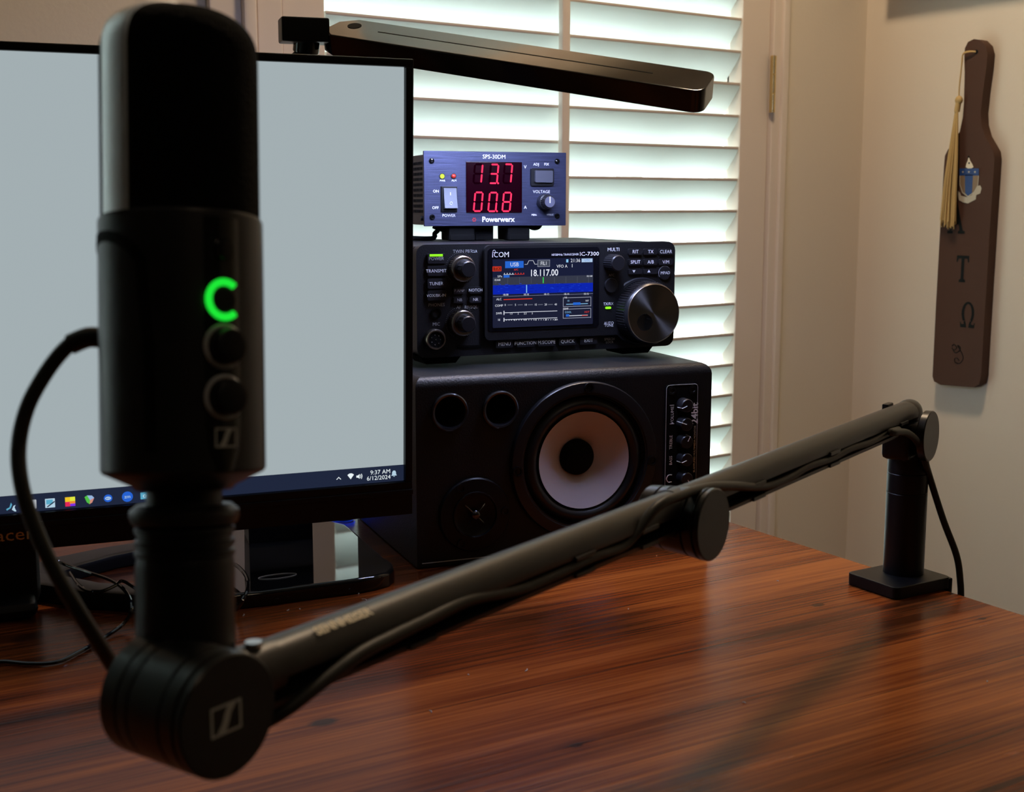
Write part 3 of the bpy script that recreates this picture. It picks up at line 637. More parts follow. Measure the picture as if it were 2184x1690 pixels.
def button(a0, c0, a1, c1, text, size, mt='white', out=0.0, hi=True, name='button'):
    b = MB(); q0 = rp(a0, c0, out); q1 = rp(a1, c0, out); q2 = rp(a1, c1, out); q3 = rp(a0, c1, out)
    xa = (q0[0] + q3[0]) / 2; xb = (q1[0] + q2[0]) / 2; zb = (q0[1] + q1[1]) / 2; za = (q2[1] + q3[1]) / 2
    b.prism(rrect(xa, za, xb, zb, .0012), -out + .001, -out - .0022, 'knob', bev=.0006)
    if text: b.text(text, (xa + xb) / 2, (za + zb) / 2, -out - .0024, size, mt)
    return b.build(name, rad)
for t_, c in (('POWER', 190), ('TRANSMIT', 285), ('TUNER', 384), ('VOX/BK-IN', 476)):
    bt = button(110, c - 42 + (12 if t_ == 'POWER' else 0) - (10 if t_ == 'POWER' else 0), 258, c + 36, None, .0036)
    b = MB(); x, z = rp(184, c + 0, .0024); b.text(t_, x, z, -.0025, .0038 if t_ != 'VOX/BK-IN' else .0034, 'white' if t_ != 'POWER' else 'dimwhite')
    if t_ == 'POWER':
        x0_, z1_ = rp(132, 155, .0024); x1_, z0_ = rp(234, 171, .0024); b.rect(x0_, z0_, x1_, z1_, -.0025, 'led_green')
    b.build('button_print', bt, smooth=0)
for t_, a, c in (('P.AMP', 356, 436), ('NOTCH', 482, 432), ('NB', 358, 508), ('NR', 482, 505)): button(a - 47, c - 24, a + 44, c + 26, t_, .0034, 'white' if t_ in ('NOTCH', 'NR') else 'dimwhite')
for i, t_ in enumerate(('MENU', 'FUNCTION', 'M.SCOPE', 'QUICK', 'EXIT')):
    a = 705 + 163 * i; c = 846 - 7 * i; button(a - 66, c - 24, a + 66, c + 34, t_, .0042 if t_ != 'FUNCTION' else .0040)
for r_, row in enumerate((('RIT', 'TX', 'CLEAR'), ('SPLIT', 'A/B', 'V/M'))):
    for i, t_ in enumerate(row): button(1668 + 118 * i, 112 + 80 * r_, 1772 + 118 * i, 158 + 80 * r_, t_, .0042)
for i in range(2):
    bt = button(1668 + 118 * i, 268, 1772 + 118 * i, 308, None, .004); b = MB(); x, z = rp(1718 + 116 * i, 287, .0024); s_ = -1 if i == 0 else 1
    b.flat([(x - .0016, z - .001 * s_), (x + .0016, z - .001 * s_), (x, z + .0014 * s_)], -.0025, 'white'); b.build('button_print', bt, smooth=0)
x, z = rp(1960, 300, .002); b = MB(); b.cyl((x, .001, z), (x, -.0022, z), .0060, 'knob', 28, bev=.0005); b.text('MPAD', x, z, -.0025, .0036, 'white'); b.tube([(x + .0060 * math.cos(a), -.0012, z + .0060 * math.sin(a)) for a in [2 * PI * i / 24 for i in range(24)]], .00025, 'dimwhite', 4, 1, True); b.build('button', rad)
x, z = rp(1545, 397, .006); b = MB(); b.cyl((x, -.003, z), (x, -.0062, z), .0062, 'knob', 28, bev=.0006); b.build('button', rad)
def knob(a, c, r, L, mt, name, parent=rad, out=0.0, base=0.0, ribs=0, face=None):
    """a,c: crop pixel of the knob's face centre; L: distance of that face from the panel"""
    x, z = rp(a, c, L); b = MB(); ax = (0, -1, 0)
    b.lathe([(r, base), (r, L - .0008), (r - .0008, L), (0, L)], (x, 0, z), ax, mt, 48, cap=False)
    for k in range(ribs):
        an = 2 * PI * k / ribs; cx_, cz_ = x + r * math.cos(an), z + r * math.sin(an); b.tube([(cx_, -base, cz_), (cx_, -(L - .0012), cz_)], .00045, mt, 5, 1)
    return b.build(name, parent), x, z
# twin knobs
for (a1, c1, a2, c2_) in ((398, 268, 478, 275), (398, 690, 478, 700)):
    o1, x, z = knob(a1, c1, .0105, .008, 'steel', 'outer_knob', ribs=40)
    b = MB(); b.lathe([(.0078, .008), (.0078, .010), (.0066, .0105), (.0066, .0180), (.0058, .0190), (0, .0190)], (x, 0, z), (0, -1, 0), 'knob', 40, cap=False)
    for k in range(14): an = 2 * PI * k / 14; b.tube([(x + .0066 * math.cos(an), -.0105, z + .0066 * math.sin(an)), (x + .0066 * math.cos(an), -.0180, z + .0066 * math.sin(an))], .0004, 'knob', 5, 1)
    b.build('inner_knob', rad)
    b = MB()
    for k in range(44):
        an = math.radians(-60 + 300 * k / 43); b.box((x + .0128 * math.cos(an) - .00014, -.0004, z + .0128 * math.sin(an) - .00014), (x + .0128 * math.cos(an) + .00014, 0, z + .0128 * math.sin(an) + .00014), m='dimwhite')
    b.build('knob_scale', fp)
o1, x, z = knob(1600, 225, .0068, .019, 'knob', 'multi_knob', base=.004, ribs=24)
# main dial
x, z = rp(1872, 616, .024); b = MB()
b.lathe([(.0300, 0), (.0300, .001), (.0290, .0022), (.0275, .0024), (.0275, .004)], (x, 0, z), (0, -1, 0), 'knob', 72, cap=False); b.build('dial_base', rad)
b = MB(); b.lathe([(.0268, .003), (.0268, .020), (.0262, .022), (.0252, .0236), (.0243, .0240)], (x, 0, z), (0, -1, 0), 'knob', 90, cap=False)
for k in range(72):
    an = 2 * PI * k / 72; b.box((-.0005, -.020, -.0006), (.0005, -.005, .0006), R=None) if False else b.tube([(x + .0269 * math.cos(an), -.006, z + .0269 * math.sin(an)), (x + .0269 * math.cos(an), -.0192, z + .0269 * math.sin(an))], .0006, 'knob', 5, 1)
dial = b.build('tuning_dial', rad)
b = MB(); b.tube([(x + .0250 * math.cos(a), -.0238, z + .0250 * math.sin(a)) for a in [2 * PI * i / 60 for i in range(60)]], .0005, 'steel', 6, 1, True); b.build('dial_ring', dial)
b = MB(); b.cyl((x, -.022, z), (x, -.0241, z), .0243, 'dial', 72)
dm = M['dial'].node_tree; bs = dm.nodes['Principled BSDF']; bs.inputs['Anisotropic'].default_value = .9; bs.inputs['Anisotropic Rotation'].default_value = .25
tg = dm.nodes.new('ShaderNodeTangent'); tg.direction_type = 'RADIAL'; tg.axis = 'Y'; dm.links.new(tg.outputs[0], bs.inputs['Tangent'])
fo = b.build('dial_face', dial)
# shift mesh so the tangent is measured about the dial's own axis
for v in fo.data.vertices: v.co -= Vector((x, 0, z))
fo.location = (x, 0, z)
fx, fz = rp(1806, 683, .0245); b = MB(); b.lathe([(.0070, .0241), (.0074, .0244), (.0070, .0247), (.0062, .0245), (.0040, .0242), (0, .02415)], (fx, 0, fz), (0, -1, 0), 'blackg', 36, cap=False); b.build('finger_dimple', dial)
# microphone socket, phones jack, card slot, leds
x, z = rp(184, 820, .006); b = MB(); b.lathe([(.0088, 0), (.0088, .005), (.0080, .0062), (.0070, .0062), (.0066, .0045), (0, .0045)], (x, 0, z), (0, -1, 0), 'steel', 40, cap=False); ms = b.build('microphone_socket', rad)
b = MB(); b.cyl((x, -.0044, z), (x, -.0049, z), .0064, 'blackm', 32)
for k in range(8):
    rr_, an = (.0040, 2 * PI * k / 7) if k < 7 else (0, 0); b.sphere((x + rr_ * math.cos(an), -.0050, z + rr_ * math.sin(an)), .0006, 'chrome', seg=8)
b.build('socket_pins', ms)
x, z = rp(182, 615, .001); b = MB(); b.lathe([(.0045, 0), (.0045, .0012), (.0032, .0012), (.0030, -.004), (0, -.004)], (x, 0, z), (0, -1, 0), 'blackg', 28, cap=False); b.build('headphone_jack', rad)
q0 = rp(345, 865, 0); q1 = rp(530, 882, 0); b = MB(); b.box((q0[0], -.0006, q1[1]), (q1[0], .0005, q0[1]), .0002, 'blackg'); b.build('card_slot', rad)
q0 = rp(1498, 563, .0045); q1 = rp(1540, 579, .0045); b = MB(); b.prism(rrect(q0[0], q1[1], q1[0], q0[1], .0008), -.0035, -.0048, 'led_green'); b.build('status_light', rad)
# ------------------------------------------------------------------ power supply
PA = P(905, 483, 1.16); PM = heading_matrix(PA, 106.3); PF = Frame(PM); RTOP = .9108 + RH - .001
psu = thing('power_supply', 'dark blue brushed-metal power supply with red digital readout, on top of the radio', 'power supply', PM)
C2 = crop(860, 300, .174)
def pp(a, c, out=0): return PF.at(*C2(a, c), out)
PW, PH = .1370, .0670
b = MB(); b.box((-.004 + .004, 0, 0), (PW, .003, PH), .0006); plate = b.build('face_plate', psu, 'brushed')
M['psucase'] = mat('psu_case', (.035, .026, .020), .55)
b = MB(); b.box((.002, .003, .001), (PW - .002, .16, PH - .003), .001); cs = b.build('case', psu, 'psucase')
b = MB()
for r_ in range(10):
    for c_ in range(18): z0_ = .012 + r_ * .0048; y0_ = .012 + c_ * .0055; b.box((.0016, y0_, z0_), (.0024, y0_ + .0035, z0_ + .0026))
b.build('vent_slots', cs, 'blackm', smooth=0)
b = MB(); b.cyl((-.001, .010, .007), (.003, .010, .007), .0022, seg=16); b.build('side_screw', cs, 'black')
q = [pp(*t_, .001) for t_ in ((770, 255), (1458, 262), (1458, 880), (775, 888))]
ex0 = (q[0][0] + q[3][0]) / 2; ex1 = (q[1][0] + q[2][0]) / 2; ez1 = (q[0][1] + q[1][1]) / 2; ez0 = (q[2][1] + q[3][1]) / 2
b = MB(); b.box((ex0, -.0012, ez0), (ex1, .001, ez1), .0006, 'smoke'); dsp = b.build('readout_window', psu)
b = MB()
def digit(b, a, c, w_, h_, segs, dot=False):
    sl = .10; t_ = .00085; y = -.0016
    xc, zc = pp(a, c, .0016); W = w_; Hh = h_
    def pt(u, v): return (xc + u * W / 2 + v * Hh / 2 * sl, zc + v * Hh / 2)
    S = {'a': ((-1, 1), (1, 1)), 'b': ((1, 1), (1, 0)), 'c': ((1, 0), (1, -1)), 'd': ((-1, -1), (1, -1)), 'e': ((-1, 0), (-1, -1)), 'f': ((-1, 1), (-1, 0)), 'g': ((-1, 0), (1, 0))}
    for k, (p, q_) in S.items():
        A = Vector(pt(*p)); B = Vector(pt(*q_)); d = (B - A).normalized(); A2 = A + d * .0006; B2 = B - d * .0006; n_ = Vector((-d.y, d.x)) * t_
        b.flat([tuple(A2 + d * .0004 + n_ * .9), tuple(A2 - d * .0002), tuple(A2 + d * .0004 - n_ * .9), tuple(B2 - d * .0004 - n_ * .9), tuple(B2 + d * .0002), tuple(B2 - d * .0004 + n_ * .9)], y, 'red_digit' if k in segs else 'red_off')
    if dot: xx, zz = pt(1.35, -1); disc(b, xx, zz, .0009, y, 'red_digit', 12)
for (a, c, sg, dt_) in ((918, 405, 'bc', 0), (1112, 408, 'abcdg', 1), (1282, 405, 'abc', 0), (920, 750, 'abcdef', 0), (1098, 752, 'abcdef', 1), (1270, 752, 'abcdefg', 0)):
    digit(b, a, c, .0072, .0168, sg, dt_)
b.build('readout_digits', dsp, smooth=0)
def pt_(s_, a, c, size, mt='white', bold=0, sxx=1.0): b = MB(); x, z = pp(a, c, .0002); b.text(s_, x, z, -.0002, size, mt, bold=bold, sxx=sxx); b.build('caption', plate, smooth=0)
pt_('SPS-30DM', 1115, 200, .0052); pt_('PWR', 482, 493, .0024); pt_('ALM', 622, 490, .0024); pt_('ON', 402, 622, .0036); pt_('OFF', 395, 825, .0036); pt_('POWER', 560, 920, .0036)
pt_('V', 1495, 325, .0042); pt_('A', 1497, 820, .0042); pt_('ADJ', 1630, 292, .0034); pt_('FIX', 1757, 292, .0034); pt_('VOLTAGE', 1695, 628, .0038); pt_('MIN-', 1606, 912, .0026); pt_('+MAX', 1800, 910, .0026)
pt_('Powerwerx', 1165, 968, .0066, bold=.00020)
b = MB(); M['redlogo'] = mat('red_print', (.45, .02, .02), .5)
for i in range(6):
    x, z = pp(870, 970, .0002); an = i * PI / 3; b.flat([(x + .0008 * math.cos(an - .4), z + .0008 * math.sin(an - .4)), (x + .0020 * math.cos(an - .3), z + .0020 * math.sin(an - .3)), (x + .0020 * math.cos(an + .3), z + .0020 * math.sin(an + .3)), (x + .0008 * math.cos(an + .4), z + .0008 * math.sin(an + .4))], -.0002, 'redlogo')
b.build('maker_mark', plate, smooth=0)
for a, c in ((350, 248), (1890, 255), (358, 938), (1890, 925)):
    x, z = pp(a, c, .001); b = MB(); b.lathe([(.0025, 0), (.0025, .0008), (.0019, .0016), (.0008, .0018), (.0006, .0008), (0, .0008)], (x, 0, z), (0, -1, 0), 'blackg', 20, cap=False); b.build('plate_screw', psu)
for nm, a, c, mt in (('power_light', 480, 437, 'led_yellow'), ('alarm_light', 620, 437, 'led_red')):
    x, z = pp(a, c, .001); b = MB(); b.cyl((x, 0, z), (x, -.0006, z), .0026, 'black', 20); b.sphere((x, -.0006, z), .0021, mt, (1, .9, 1), 16); b.build(nm, psu)
# power rocker
q0 = pp(465, 560, .0015); q1 = pp(665, 875, .0015); b = MB(); b.box((q0[0], -.0018, q1[1]), (q1[0], .001, q0[1]), .0006, 'black'); sw = b.build('power_switch', psu)
xa, xb, za, zb = q0[0] + .0022, q1[0] - .0010, q1[1] + .0026, q0[1] - .0016; zm = (za + zb) / 2
M['rocker'] = mat('rocker_plastic', (.045, .055, .085), .4)
b = MB(); b.prism([(-.0018, za), (-.0062, za + .0008), (-.0036, zm), (-.0022, zb), (-.0010, zb)], xa, xb, 'rocker', axis='x'); rk = b.build('rocker', sw)
b = MB(); b.box(((xa + xb) / 2 - .0003, -.0034, zm + .0030), ((xa + xb) / 2 + .0003, -.0026, zm + .0055), m='white')
b.tube([((xa + xb) / 2 + .0012 * math.cos(a), -.0054, zm - .0042 + .0012 * math.sin(a)) for a in [2 * PI * i / 14 for i in range(14)]], .00022, 'white', 4, 1, True); b.build('rocker_marks', rk, smooth=0)
q0 = pp(1562, 340, .0015); q1 = pp(1840, 555, .0015); b = MB(); b.prism(rrect(q0[0], q1[1], q1[0], q0[1], .0012), .001, -.0030, 'black', bev=.0005); s2 = b.build('mode_switch', psu)
M['greyrock'] = mat('grey_switch', (.05, .052, .07), .45)
b = MB(); b.prism(rrect(q0[0] + .0030, q1[1] + .0030, q1[0] - .0022, q0[1] - .0020, .0012), -.002, -.0062, 'greyrock', bev=.0008); b.build('switch_cap', s2)
x, z = pp(1798, 752, .016); b = MB(); b.lathe([(.0072, .001), (.0070, .0085), (.0058, .0090), (.0056, .0150), (.0050, .0160), (0, .0160)], (x, 0, z), (0, -1, 0), 'knob', 36, cap=False)
for k in range(24): an = 2 * PI * k / 24; b.tube([(x + .0070 * math.cos(an), -.0015, z + .0070 * math.sin(an)), (x + .0056 * math.cos(an), -.0150, z + .0056 * math.sin(an))], .00035, 'knob', 5, 1)
vk = b.build('voltage_knob', psu); M['capgrey'] = mat('knob_cap', (.09, .09, .13), .4)
b = MB(); b.cyl((x, -.0158, z), (x, -.0163, z), .0049, 'capgrey', 30); b.box((x - .0004, -.0166, z - .0010), (x + .0004, -.0160, z + .0047), m='white'); b.build('knob_cap', vk)
# feet/blocks between supply and radio
bot = RTOP - PA.z
for a0, a1, y0_, y1_ in ((560, 880, .004, .030), (870, 1110, .012, .040), (1280, 1555, .004, .034)):
    x0_ = pp(a0, 1100, -y0_)[0]; x1_ = pp(a1, 1100, -y0_)[0]
    b = MB(); b.box((x0_, y0_, bot + .0005), (x1_, y1_, .0015), .0015); b.box((x0_ + .001, y0_ - .001, bot + .0005), (x1_ - .0005, y1_ - .004, bot + .006), .001); b.build('rubber_foot', psu, 'blackm')
b = MB(); x0_, z0_ = pp(1610, 1050, -.03); b.sphere((x0_, .03, z0_ + .002), .0075, 'blackm', (1, 1, .8)); b.build('rear_terminal', psu)
# supply cord on the left
c_ = [PM @ Vector((*(lambda t_: (t_[0], .02, t_[1]))(pp(*q_, -.02)),)) for q_ in ((450, 1045), (430, 1100), (385, 1140), (345, 1200))]
b = MB(); b.tube(c_[1:] + [Vector((c_[3].x - .02, c_[3].y + .03, RTOP + .003))], .0022, sub=4); b.tube([c_[0], c_[1]], .006, sub=1, seg=14); b.X = Matrix.Identity(4)
for v in b.b.verts: v.co = PM.inverted() @ v.co
b.build('power_cord', psu, 'blackm')
# ------------------------------------------------------------------ boom arm
AH = 70.6; hx = -math.sin(math.radians(AH)); hy = -math.cos(math.radians(AH))
AM = Matrix(((hx, -hy, 0, .795), (hy, hx, 0, .599), (0, 0, 1, DZ), (0, 0, 0, 1)))
arm = thing('boom_arm', 'black two-section boom arm clamped to the right edge of the desk', 'boom arm', AM)
AI = AM.inverted()
def ap(px, py, off=0.0):
    o = AI @ Ov; d = AI.to_3x3() @ ray(px, py); t_ = (off - o.y) / d.y; q_ = o + t_ * d; return Vector((q_.x, off, q_.z))
tube_prof = []
for i in range(19): a = math.radians(-12 + (192 + 12) * i / 18); tube_prof.append((.0090 * math.cos(a), .0090 * math.sin(a)))
tube_prof += [(-.0089, -.0065), (-.0075, -.0108), (.0086, -.0108), (.0090, -.0086), (.0015, -.0086), (.0010, -.0022)]
SLOT = (len(tube_prof) - 3, len(tube_prof) - 2, len(tube_prof) - 1)
def arm_tube(name, A, B, mt):
    d = (B - A).normalized(); yv = Vector((0, 1, 0)); up = yv.cross(d) * 1; up = up if up.z > 0 else -up
    b = MB(); t = bmesh.new(); r0 = [t.verts.new(A + yv * u + up * v) for u, v in tube_prof]; r1 = [t.verts.new(B + yv * u + up * v) for u, v in tube_prof]
    n_ = len(r0)
    for i in range(n_): f_ = t.faces.new((r0[i], r1[i], r1[(i + 1) % n_], r0[(i + 1) % n_])); f_.material_index = 1 if i in SLOT else 0
    t.faces.new(r0); t.faces.new(r1[::-1]); bmesh.ops.recalc_face_normals(t, faces=t.faces)
    b.mi(mt); b.mi('blackm'); idx = [f_.material_index for f_ in t.faces]; b._merge(t, None)
    for f_, k_ in zip(b.b.faces, idx): f_.material_index = k_
    return b.build(name, arm), d, up
NE = ap(395, 1500); TE = ap(1932, 905); EL = ap(1462, 1062)
near = Vector((NE.x, 0, NE.z))
pT = Vector((.010, 0, .1328)); pE = Vector((.345, 0, .1332)); pN = Vector((.672, 0, .1345))
ut, d1, u1 = arm_tube('upper_tube', pT, pE + Vector((.012, 0, 0)), 'arm')
lt, d2, u2 = arm_tube('lower_tube', pE + Vector((.030, 0, 0)), pN, 'arm')
b = MB(); b.cyl(pE + Vector((-.006, 0, -.0005)), pE + Vector((.036, 0, .0002)), .0092, seg=40); b.build('elbow_sleeve', arm, 'arm')
# rounded cap over the pole
b = MB(); b.sphere((.006, 0, .1325), .0110, None, (1.5, .85, .92), 28); b.build('end_cap', arm, 'arm')
b = MB(); b.box((.028, -.0088, .1335), (.040, -.0040, .1428), .001); b.build('end_clip', arm, 'arm')
# lips of the cable channel clips
def clips(A, B, ts, mt):
    for t_ in ts:
        p = A.lerp(B, t_); d = (B - A).normalized()
        b = MB()
        for dz in (-.0020, -.0096): b.box((p.x - .008, .0080, p.z + dz - .0011), (p.x + .008, .0102, p.z + dz + .0011), .0003)
        b.build('cable_clip', arm, mt)
clips(pT, pE, (.10, .50, .84), 'armdark'); clips(pE, pN, (.22, .40, .75), 'armdark')
# joints (cylinders across the arm)
def joint(c, L0, L1, r, nm='joint', rb=None):
    rb = rb or r; b = MB(); pr = [(rb - .0015, L0), (rb, L0 + .0012)]
    for g in (.22, .36, .74): h = L0 + (L1 - L0) * g; rr_ = rb + (r - rb) * g; pr += [(rr_, h - .0006), (rr_ - .0011, h - .0001), (rr_ - .0011, h + .0001), (rr_, h + .0006)]
    pr += [(r, L1 - .0040), (r - .0010, L1 - .0036), (r - .0010, L1 - .0030), (r, L1 - .0026), (r, L1 - .0006), (r - .0006, L1)]
    b.lathe(pr, (c[0], 0, c[2]), (0, 1, 0), None, 64); return b.build(nm, arm, 'armdark')
dE = ap(1523, 1120, .020); joint(dE, -.018, .020, .0186, rb=.0158)
dT = ap(1987, 931, .020)
b = MB(); b.lathe([(.0065, 0), (.0065, .0135), (.0176, .0138), (.0186, .0148), (.0186, .0194), (.0180, .0200)], (dT.x, 0, dT.z), (0, 1, 0), None, 64); b.build('joint', arm, 'armdark')
JN = ap(490, 1529, .020); jn = joint(JN, -.0175, .020, .0192)
# elbow bracket and pole head
b = MB(); b.box((dE.x - .016, -.008, dE.z), (dE.x + .012, .008, .130), .003); b.box((dE.x - .020, -.0095, .1195), (dE.x + .018, .0085, .128), .002); b.build('elbow_bracket', arm, 'armdark')
b = MB(); b.box((-.010, -.012, .100), (.030, .010, .128), .004); b.build('pole_head', arm, 'armdark')
b = MB(); b.lathe([(.0150, .006), (.0150, .0715), (.0145, .0720), (.0150, .0725), (.0150, .0865), (.0145, .0870), (.0150, .0875), (.0150, .118)], (.001, 0, 0), (0, 0, 1), None, 48); b.build('pole', arm, 'black')
# neck from lower tube into near joint
b = MB(); b.cyl((pN.x - .012, 0, pN.z + .0), (pN.x + .012, 0, pN.z - .0), .0095, seg=40, r2=.0100); b.build('tube_end', arm, 'arm')
b = MB(); sP = ap(541, 1392, .0); b.cyl((pN.x - .004, 0.002, pN.z + .0095), (pN.x - .004, 0.002, pN.z + .0112), .0028, seg=20); b.build('locking_pin', arm, 'chrome')
# base plate, aligned with the desk edge, wrapping over it
bm_ = AI @ Matrix.Translation((.7855, .5965, DZ)) @ Matrix.Rotation(math.radians(-4.55), 4, 'Z')
b = MB(); b.X = bm_; b.prism(rrect(-.029, -.025, .030, .025, .005), .0095, .0008, axis='z', bev=.0012); b.box((.0262, -.025, -.055), (.0315, .025, .0085), .0015); b.box((-.02, -.02, -.058), (.0315, .02, -.050), .001); b.cyl((0, 0, -.055), (0, 0, -.032), .012, seg=24); b.build('desk_clamp', arm, 'black')
# logo on near joint and lettering on tube
def logo(b, T, W, Hh, m_):
    def F_(pts): 
        t = bmesh.new(); t.faces.new([t.verts.new(T @ Vector((x, y, 0))) for x, y in pts]); b._merge(t, m_)
    f_ = W * .07
    F_([(-W / 2, -Hh / 2), (W / 2, -Hh / 2), (W / 2, -Hh / 2 + f_), (-W / 2, -Hh / 2 + f_)]); F_([(-W / 2, Hh / 2 - f_), (W / 2, Hh / 2 - f_), (W / 2, Hh / 2), (-W / 2, Hh / 2)])
    F_([(-W / 2, -Hh / 2 + f_), (-W / 2 + f_, -Hh / 2 + f_), (-W / 2 + f_, Hh / 2 - f_), (-W / 2, Hh / 2 - f_)]); F_([(W / 2 - f_, -Hh / 2 + f_), (W / 2, -Hh / 2 + f_), (W / 2, Hh / 2 - f_), (W / 2 - f_, Hh / 2 - f_)])
    F_([(-W * .30, -Hh / 2 + f_), (-W * .02, -Hh / 2 + f_), (W * .10, -Hh * .1), (W * .16, Hh * .15), (W * .33, Hh / 2 - f_), (W * .05, Hh / 2 - f_), (-W * .06, Hh * .15), (-W * .13, -Hh * .1)])
lc = ap(483, 1533, .0203)
T = Matrix(((-1, 0, 0, lc.x), (0, 0, 1, .0203), (0, 1, 0, lc.z), (0, 0, 0, 1)))
b = MB(); logo(b, T, .0122, .0094, 'logo'); b.build('joint_logo', jn, smooth=0)
ang = math.radians(38); yv = Vector((0, math.sin(ang), math.cos(ang)))  # outward normal on the tube's upper near side
lp = ap(735, 1312, .006)
for_n = Vector((0, math.cos(math.radians(56)), math.sin(math.radians(56)))); tdir = Vector((-1, 0, 0)); upd = for_n.cross(tdir)
cpos = Vector((lp.x, 0, .1343)) + for_n * .00995
T = Matrix(((tdir.x, upd.x, for_n.x, cpos.x), (tdir.y, upd.y, for_n.y, cpos.y), (tdir.z, upd.z, for_n.z, cpos.z), (0, 0, 0, 1)))
b = MB(); b.text('SENNHEISER', 0, 0, 0, .0048, 'beige', M4=T @ Matrix.Diagonal((1.05, 1, 1, 1)), bold=.00016); b.build('tube_lettering', lt, smooth=0)
# ------------------------------------------------------------------ microphone
ZB = .4165
m_bot = P(393, 1045, .4145); m_top = P(381, 26, .4180)
j_top = AM @ Vector((JN.x, 0, JN.z + .0160))
up_m = (m_top - m_bot).normalized(); HM = (m_top - m_bot).length
fh = math.radians(35.6 + 138); fr = Vector((math.sin(fh), math.cos(fh), 0)); fr = (fr - up_m * fr.dot(up_m)).normalized(); yv_ = -fr; xv_ = yv_.cross(up_m)
MMx = Matrix(((xv_.x, yv_.x, up_m.x, m_bot.x), (xv_.y, yv_.y, up_m.y, m_bot.y), (xv_.z, yv_.z, up_m.z, m_bot.z), (0, 0, 0, 1)))
mic = thing('microphone', 'large black studio microphone with green ring light, upright in the foreground', 'microphone', MMx)
K = .4165 / FPX; hz = lambda y: (1045 - y) * K    # height above microphone bottom for photo row y
RG = .0250; RB = .0259
zg0 = hz(472); ztop = HM; da = .0165; zd = ztop - da
dome = [(RG * math.cos(a) ** (2 / 2.6), zd + da * math.sin(a) ** (2 / 2.6)) for a in [PI / 2 * i / 16 for i in range(17)]]; dome[-1] = (0, ztop)
b = MB(); b.lathe([(RG, zg0), (RG, zd)] + dome[1:], m='blackf', seg=96, cap=False, ref=(1, 0, 0)); b.build('grille', mic)
# side band arching over the grille
def rad_at(z):
    if z <= zd: return RG
    return RG * max(0, 1 - ((z - zd) / da) ** 2.6) ** (1 / 2.6)
def dome_z(r): return zd + da * max(0, 1 - (min(r, RG) / RG) ** 2.6) ** (1 / 2.6)
def band(hw, lift, z0, mt, name, phi0=-97, thick=True):
    rows = []; e_ = Vector((math.cos(math.radians(phi0 - 0)), 0, 0))
    dirv = lambda s_: Vector((math.sin(math.radians(phi0 * -s_ if s_ > 0 else phi0)), -math.cos(math.radians(phi0)), 0))
    path = [(z0 + (zd - z0) * i / 8, None) for i in range(9)] + [(None, RG * math.cos(a) ** (2 / 2.6)) for a in [PI / 2 * i / 14 for i in range(1, 14)]]
    b = MB(); t = bmesh.new(); allrows = []
    D = Vector((-1, 0, 0)); E_ = Vector((0, -1, 0))
    seq = [('s', -1, p) for p in path] + [('t', 0, None)] + [('s', 1, p) for p in path[::-1]]
    for kind, sgn, p in seq:
        row = []
        for j in range(-5, 6):
            u = hw * j / 5; lf = lift if abs(j) < 5 else -.0003
            if kind == 't': r_ = abs(u); row.append(t.verts.new(Vector((0, -u - .0, dome_z(r_) + lf)))); continue
            if p[0] is not None:
                rr = RG + lf; xx = math.sqrt(rr * rr - u * u); row.append(t.verts.new(Vector((sgn * xx, -u, p[0]))))
            else:
                rho = math.sqrt(max(p[1] ** 2 - u * u * (p[1] / RG) ** 2, 0)); rt_ = math.hypot(rho, u); z_ = dome_z(rt_); nrm = Vector((sgn * rho / RG, -u / RG, (z_ - zd) / da * 1.0)).normalized()
                q_ = Vector((sgn * rho, -u, z_)) + nrm * lf; row.append(t.verts.new(q_))
        allrows.append(row)
    for a, c in zip(allrows, allrows[1:]):
        for i in range(10): t.faces.new((a[i], a[i + 1], c[i + 1], c[i]))
    bmesh.ops.recalc_face_normals(t, faces=t.faces); b.X = Matrix.Rotation(math.radians(10), 4, 'Z'); b._merge(t, mt)
    return b.build(name, mic, smooth=60)
band(.0084, .00045, zg0, 'blackm', 'band_gasket'); band(.0072, .0010, zg0, 'micband', 'side_band')
b = MB(); b.lathe([(.0150, 0), (.0165, .0015), (.0252, hz(1008)), (RB, hz(1000)), (RB, zg0 - .001), (RB - .0006, zg0 + .0003), (RG - .0004, zg0 + .0006)], m='micbody', seg=96, cap=False); body = b.build('body', mic)
def patch(name, parent, pts_uv, r, mt, thick=.0006):
    """closed outline given as (phi degrees, z) wrapped on the body cylinder; filled as grid-free fan of strips"""
    pass
def cyl_strip(path, hw, r, mt, name, parent):   # raised band following (phi,z) path on cylinder radius r
    b = MB(); t = bmesh.new(); rows = []
    n_ = len(path)
    for i, (ph, z) in enumerate(path):
        a = path[max(i - 1, 0)]; c = path[min(i + 1, n_ - 1)]
        dx, dz = (c[0] - a[0]) * PI / 180 * r, c[1] - a[1]; L = math.hypot(dx, dz); nx_, nz_ = -dz / L, dx / L; row = []
        for j, (o_, lf) in enumerate(((-1, -.0005), (-.9, .0003), (0, .0004), (.9, .0003), (1, -.0005))):
            p_ = math.radians(ph) + nx_ * hw * o_ / r; zz = z + nz_ * hw * o_; row.append(t.verts.new(((r + lf) * math.sin(p_), -(r + lf) * math.cos(p_), zz)))
        rows.append(row)
    for a, c in zip(rows, rows[1:]):
        for i in range(4): t.faces.new((a[i], a[i + 1], c[i + 1], c[i]))
    bmesh.ops.recalc_face_normals(t, faces=t.faces); b._merge(t, mt); return b.build(name, parent, smooth=60)
arch = [(-140, hz(760)), (-140, hz(640))] + [(-97 - 43 * math.cos(a), hz(600) + .0125 * math.sin(a)) for a in [PI * i / 12 for i in range(1, 12)]] + [(-54, hz(640)), (-50, hz(760)), (-50, hz(960))]
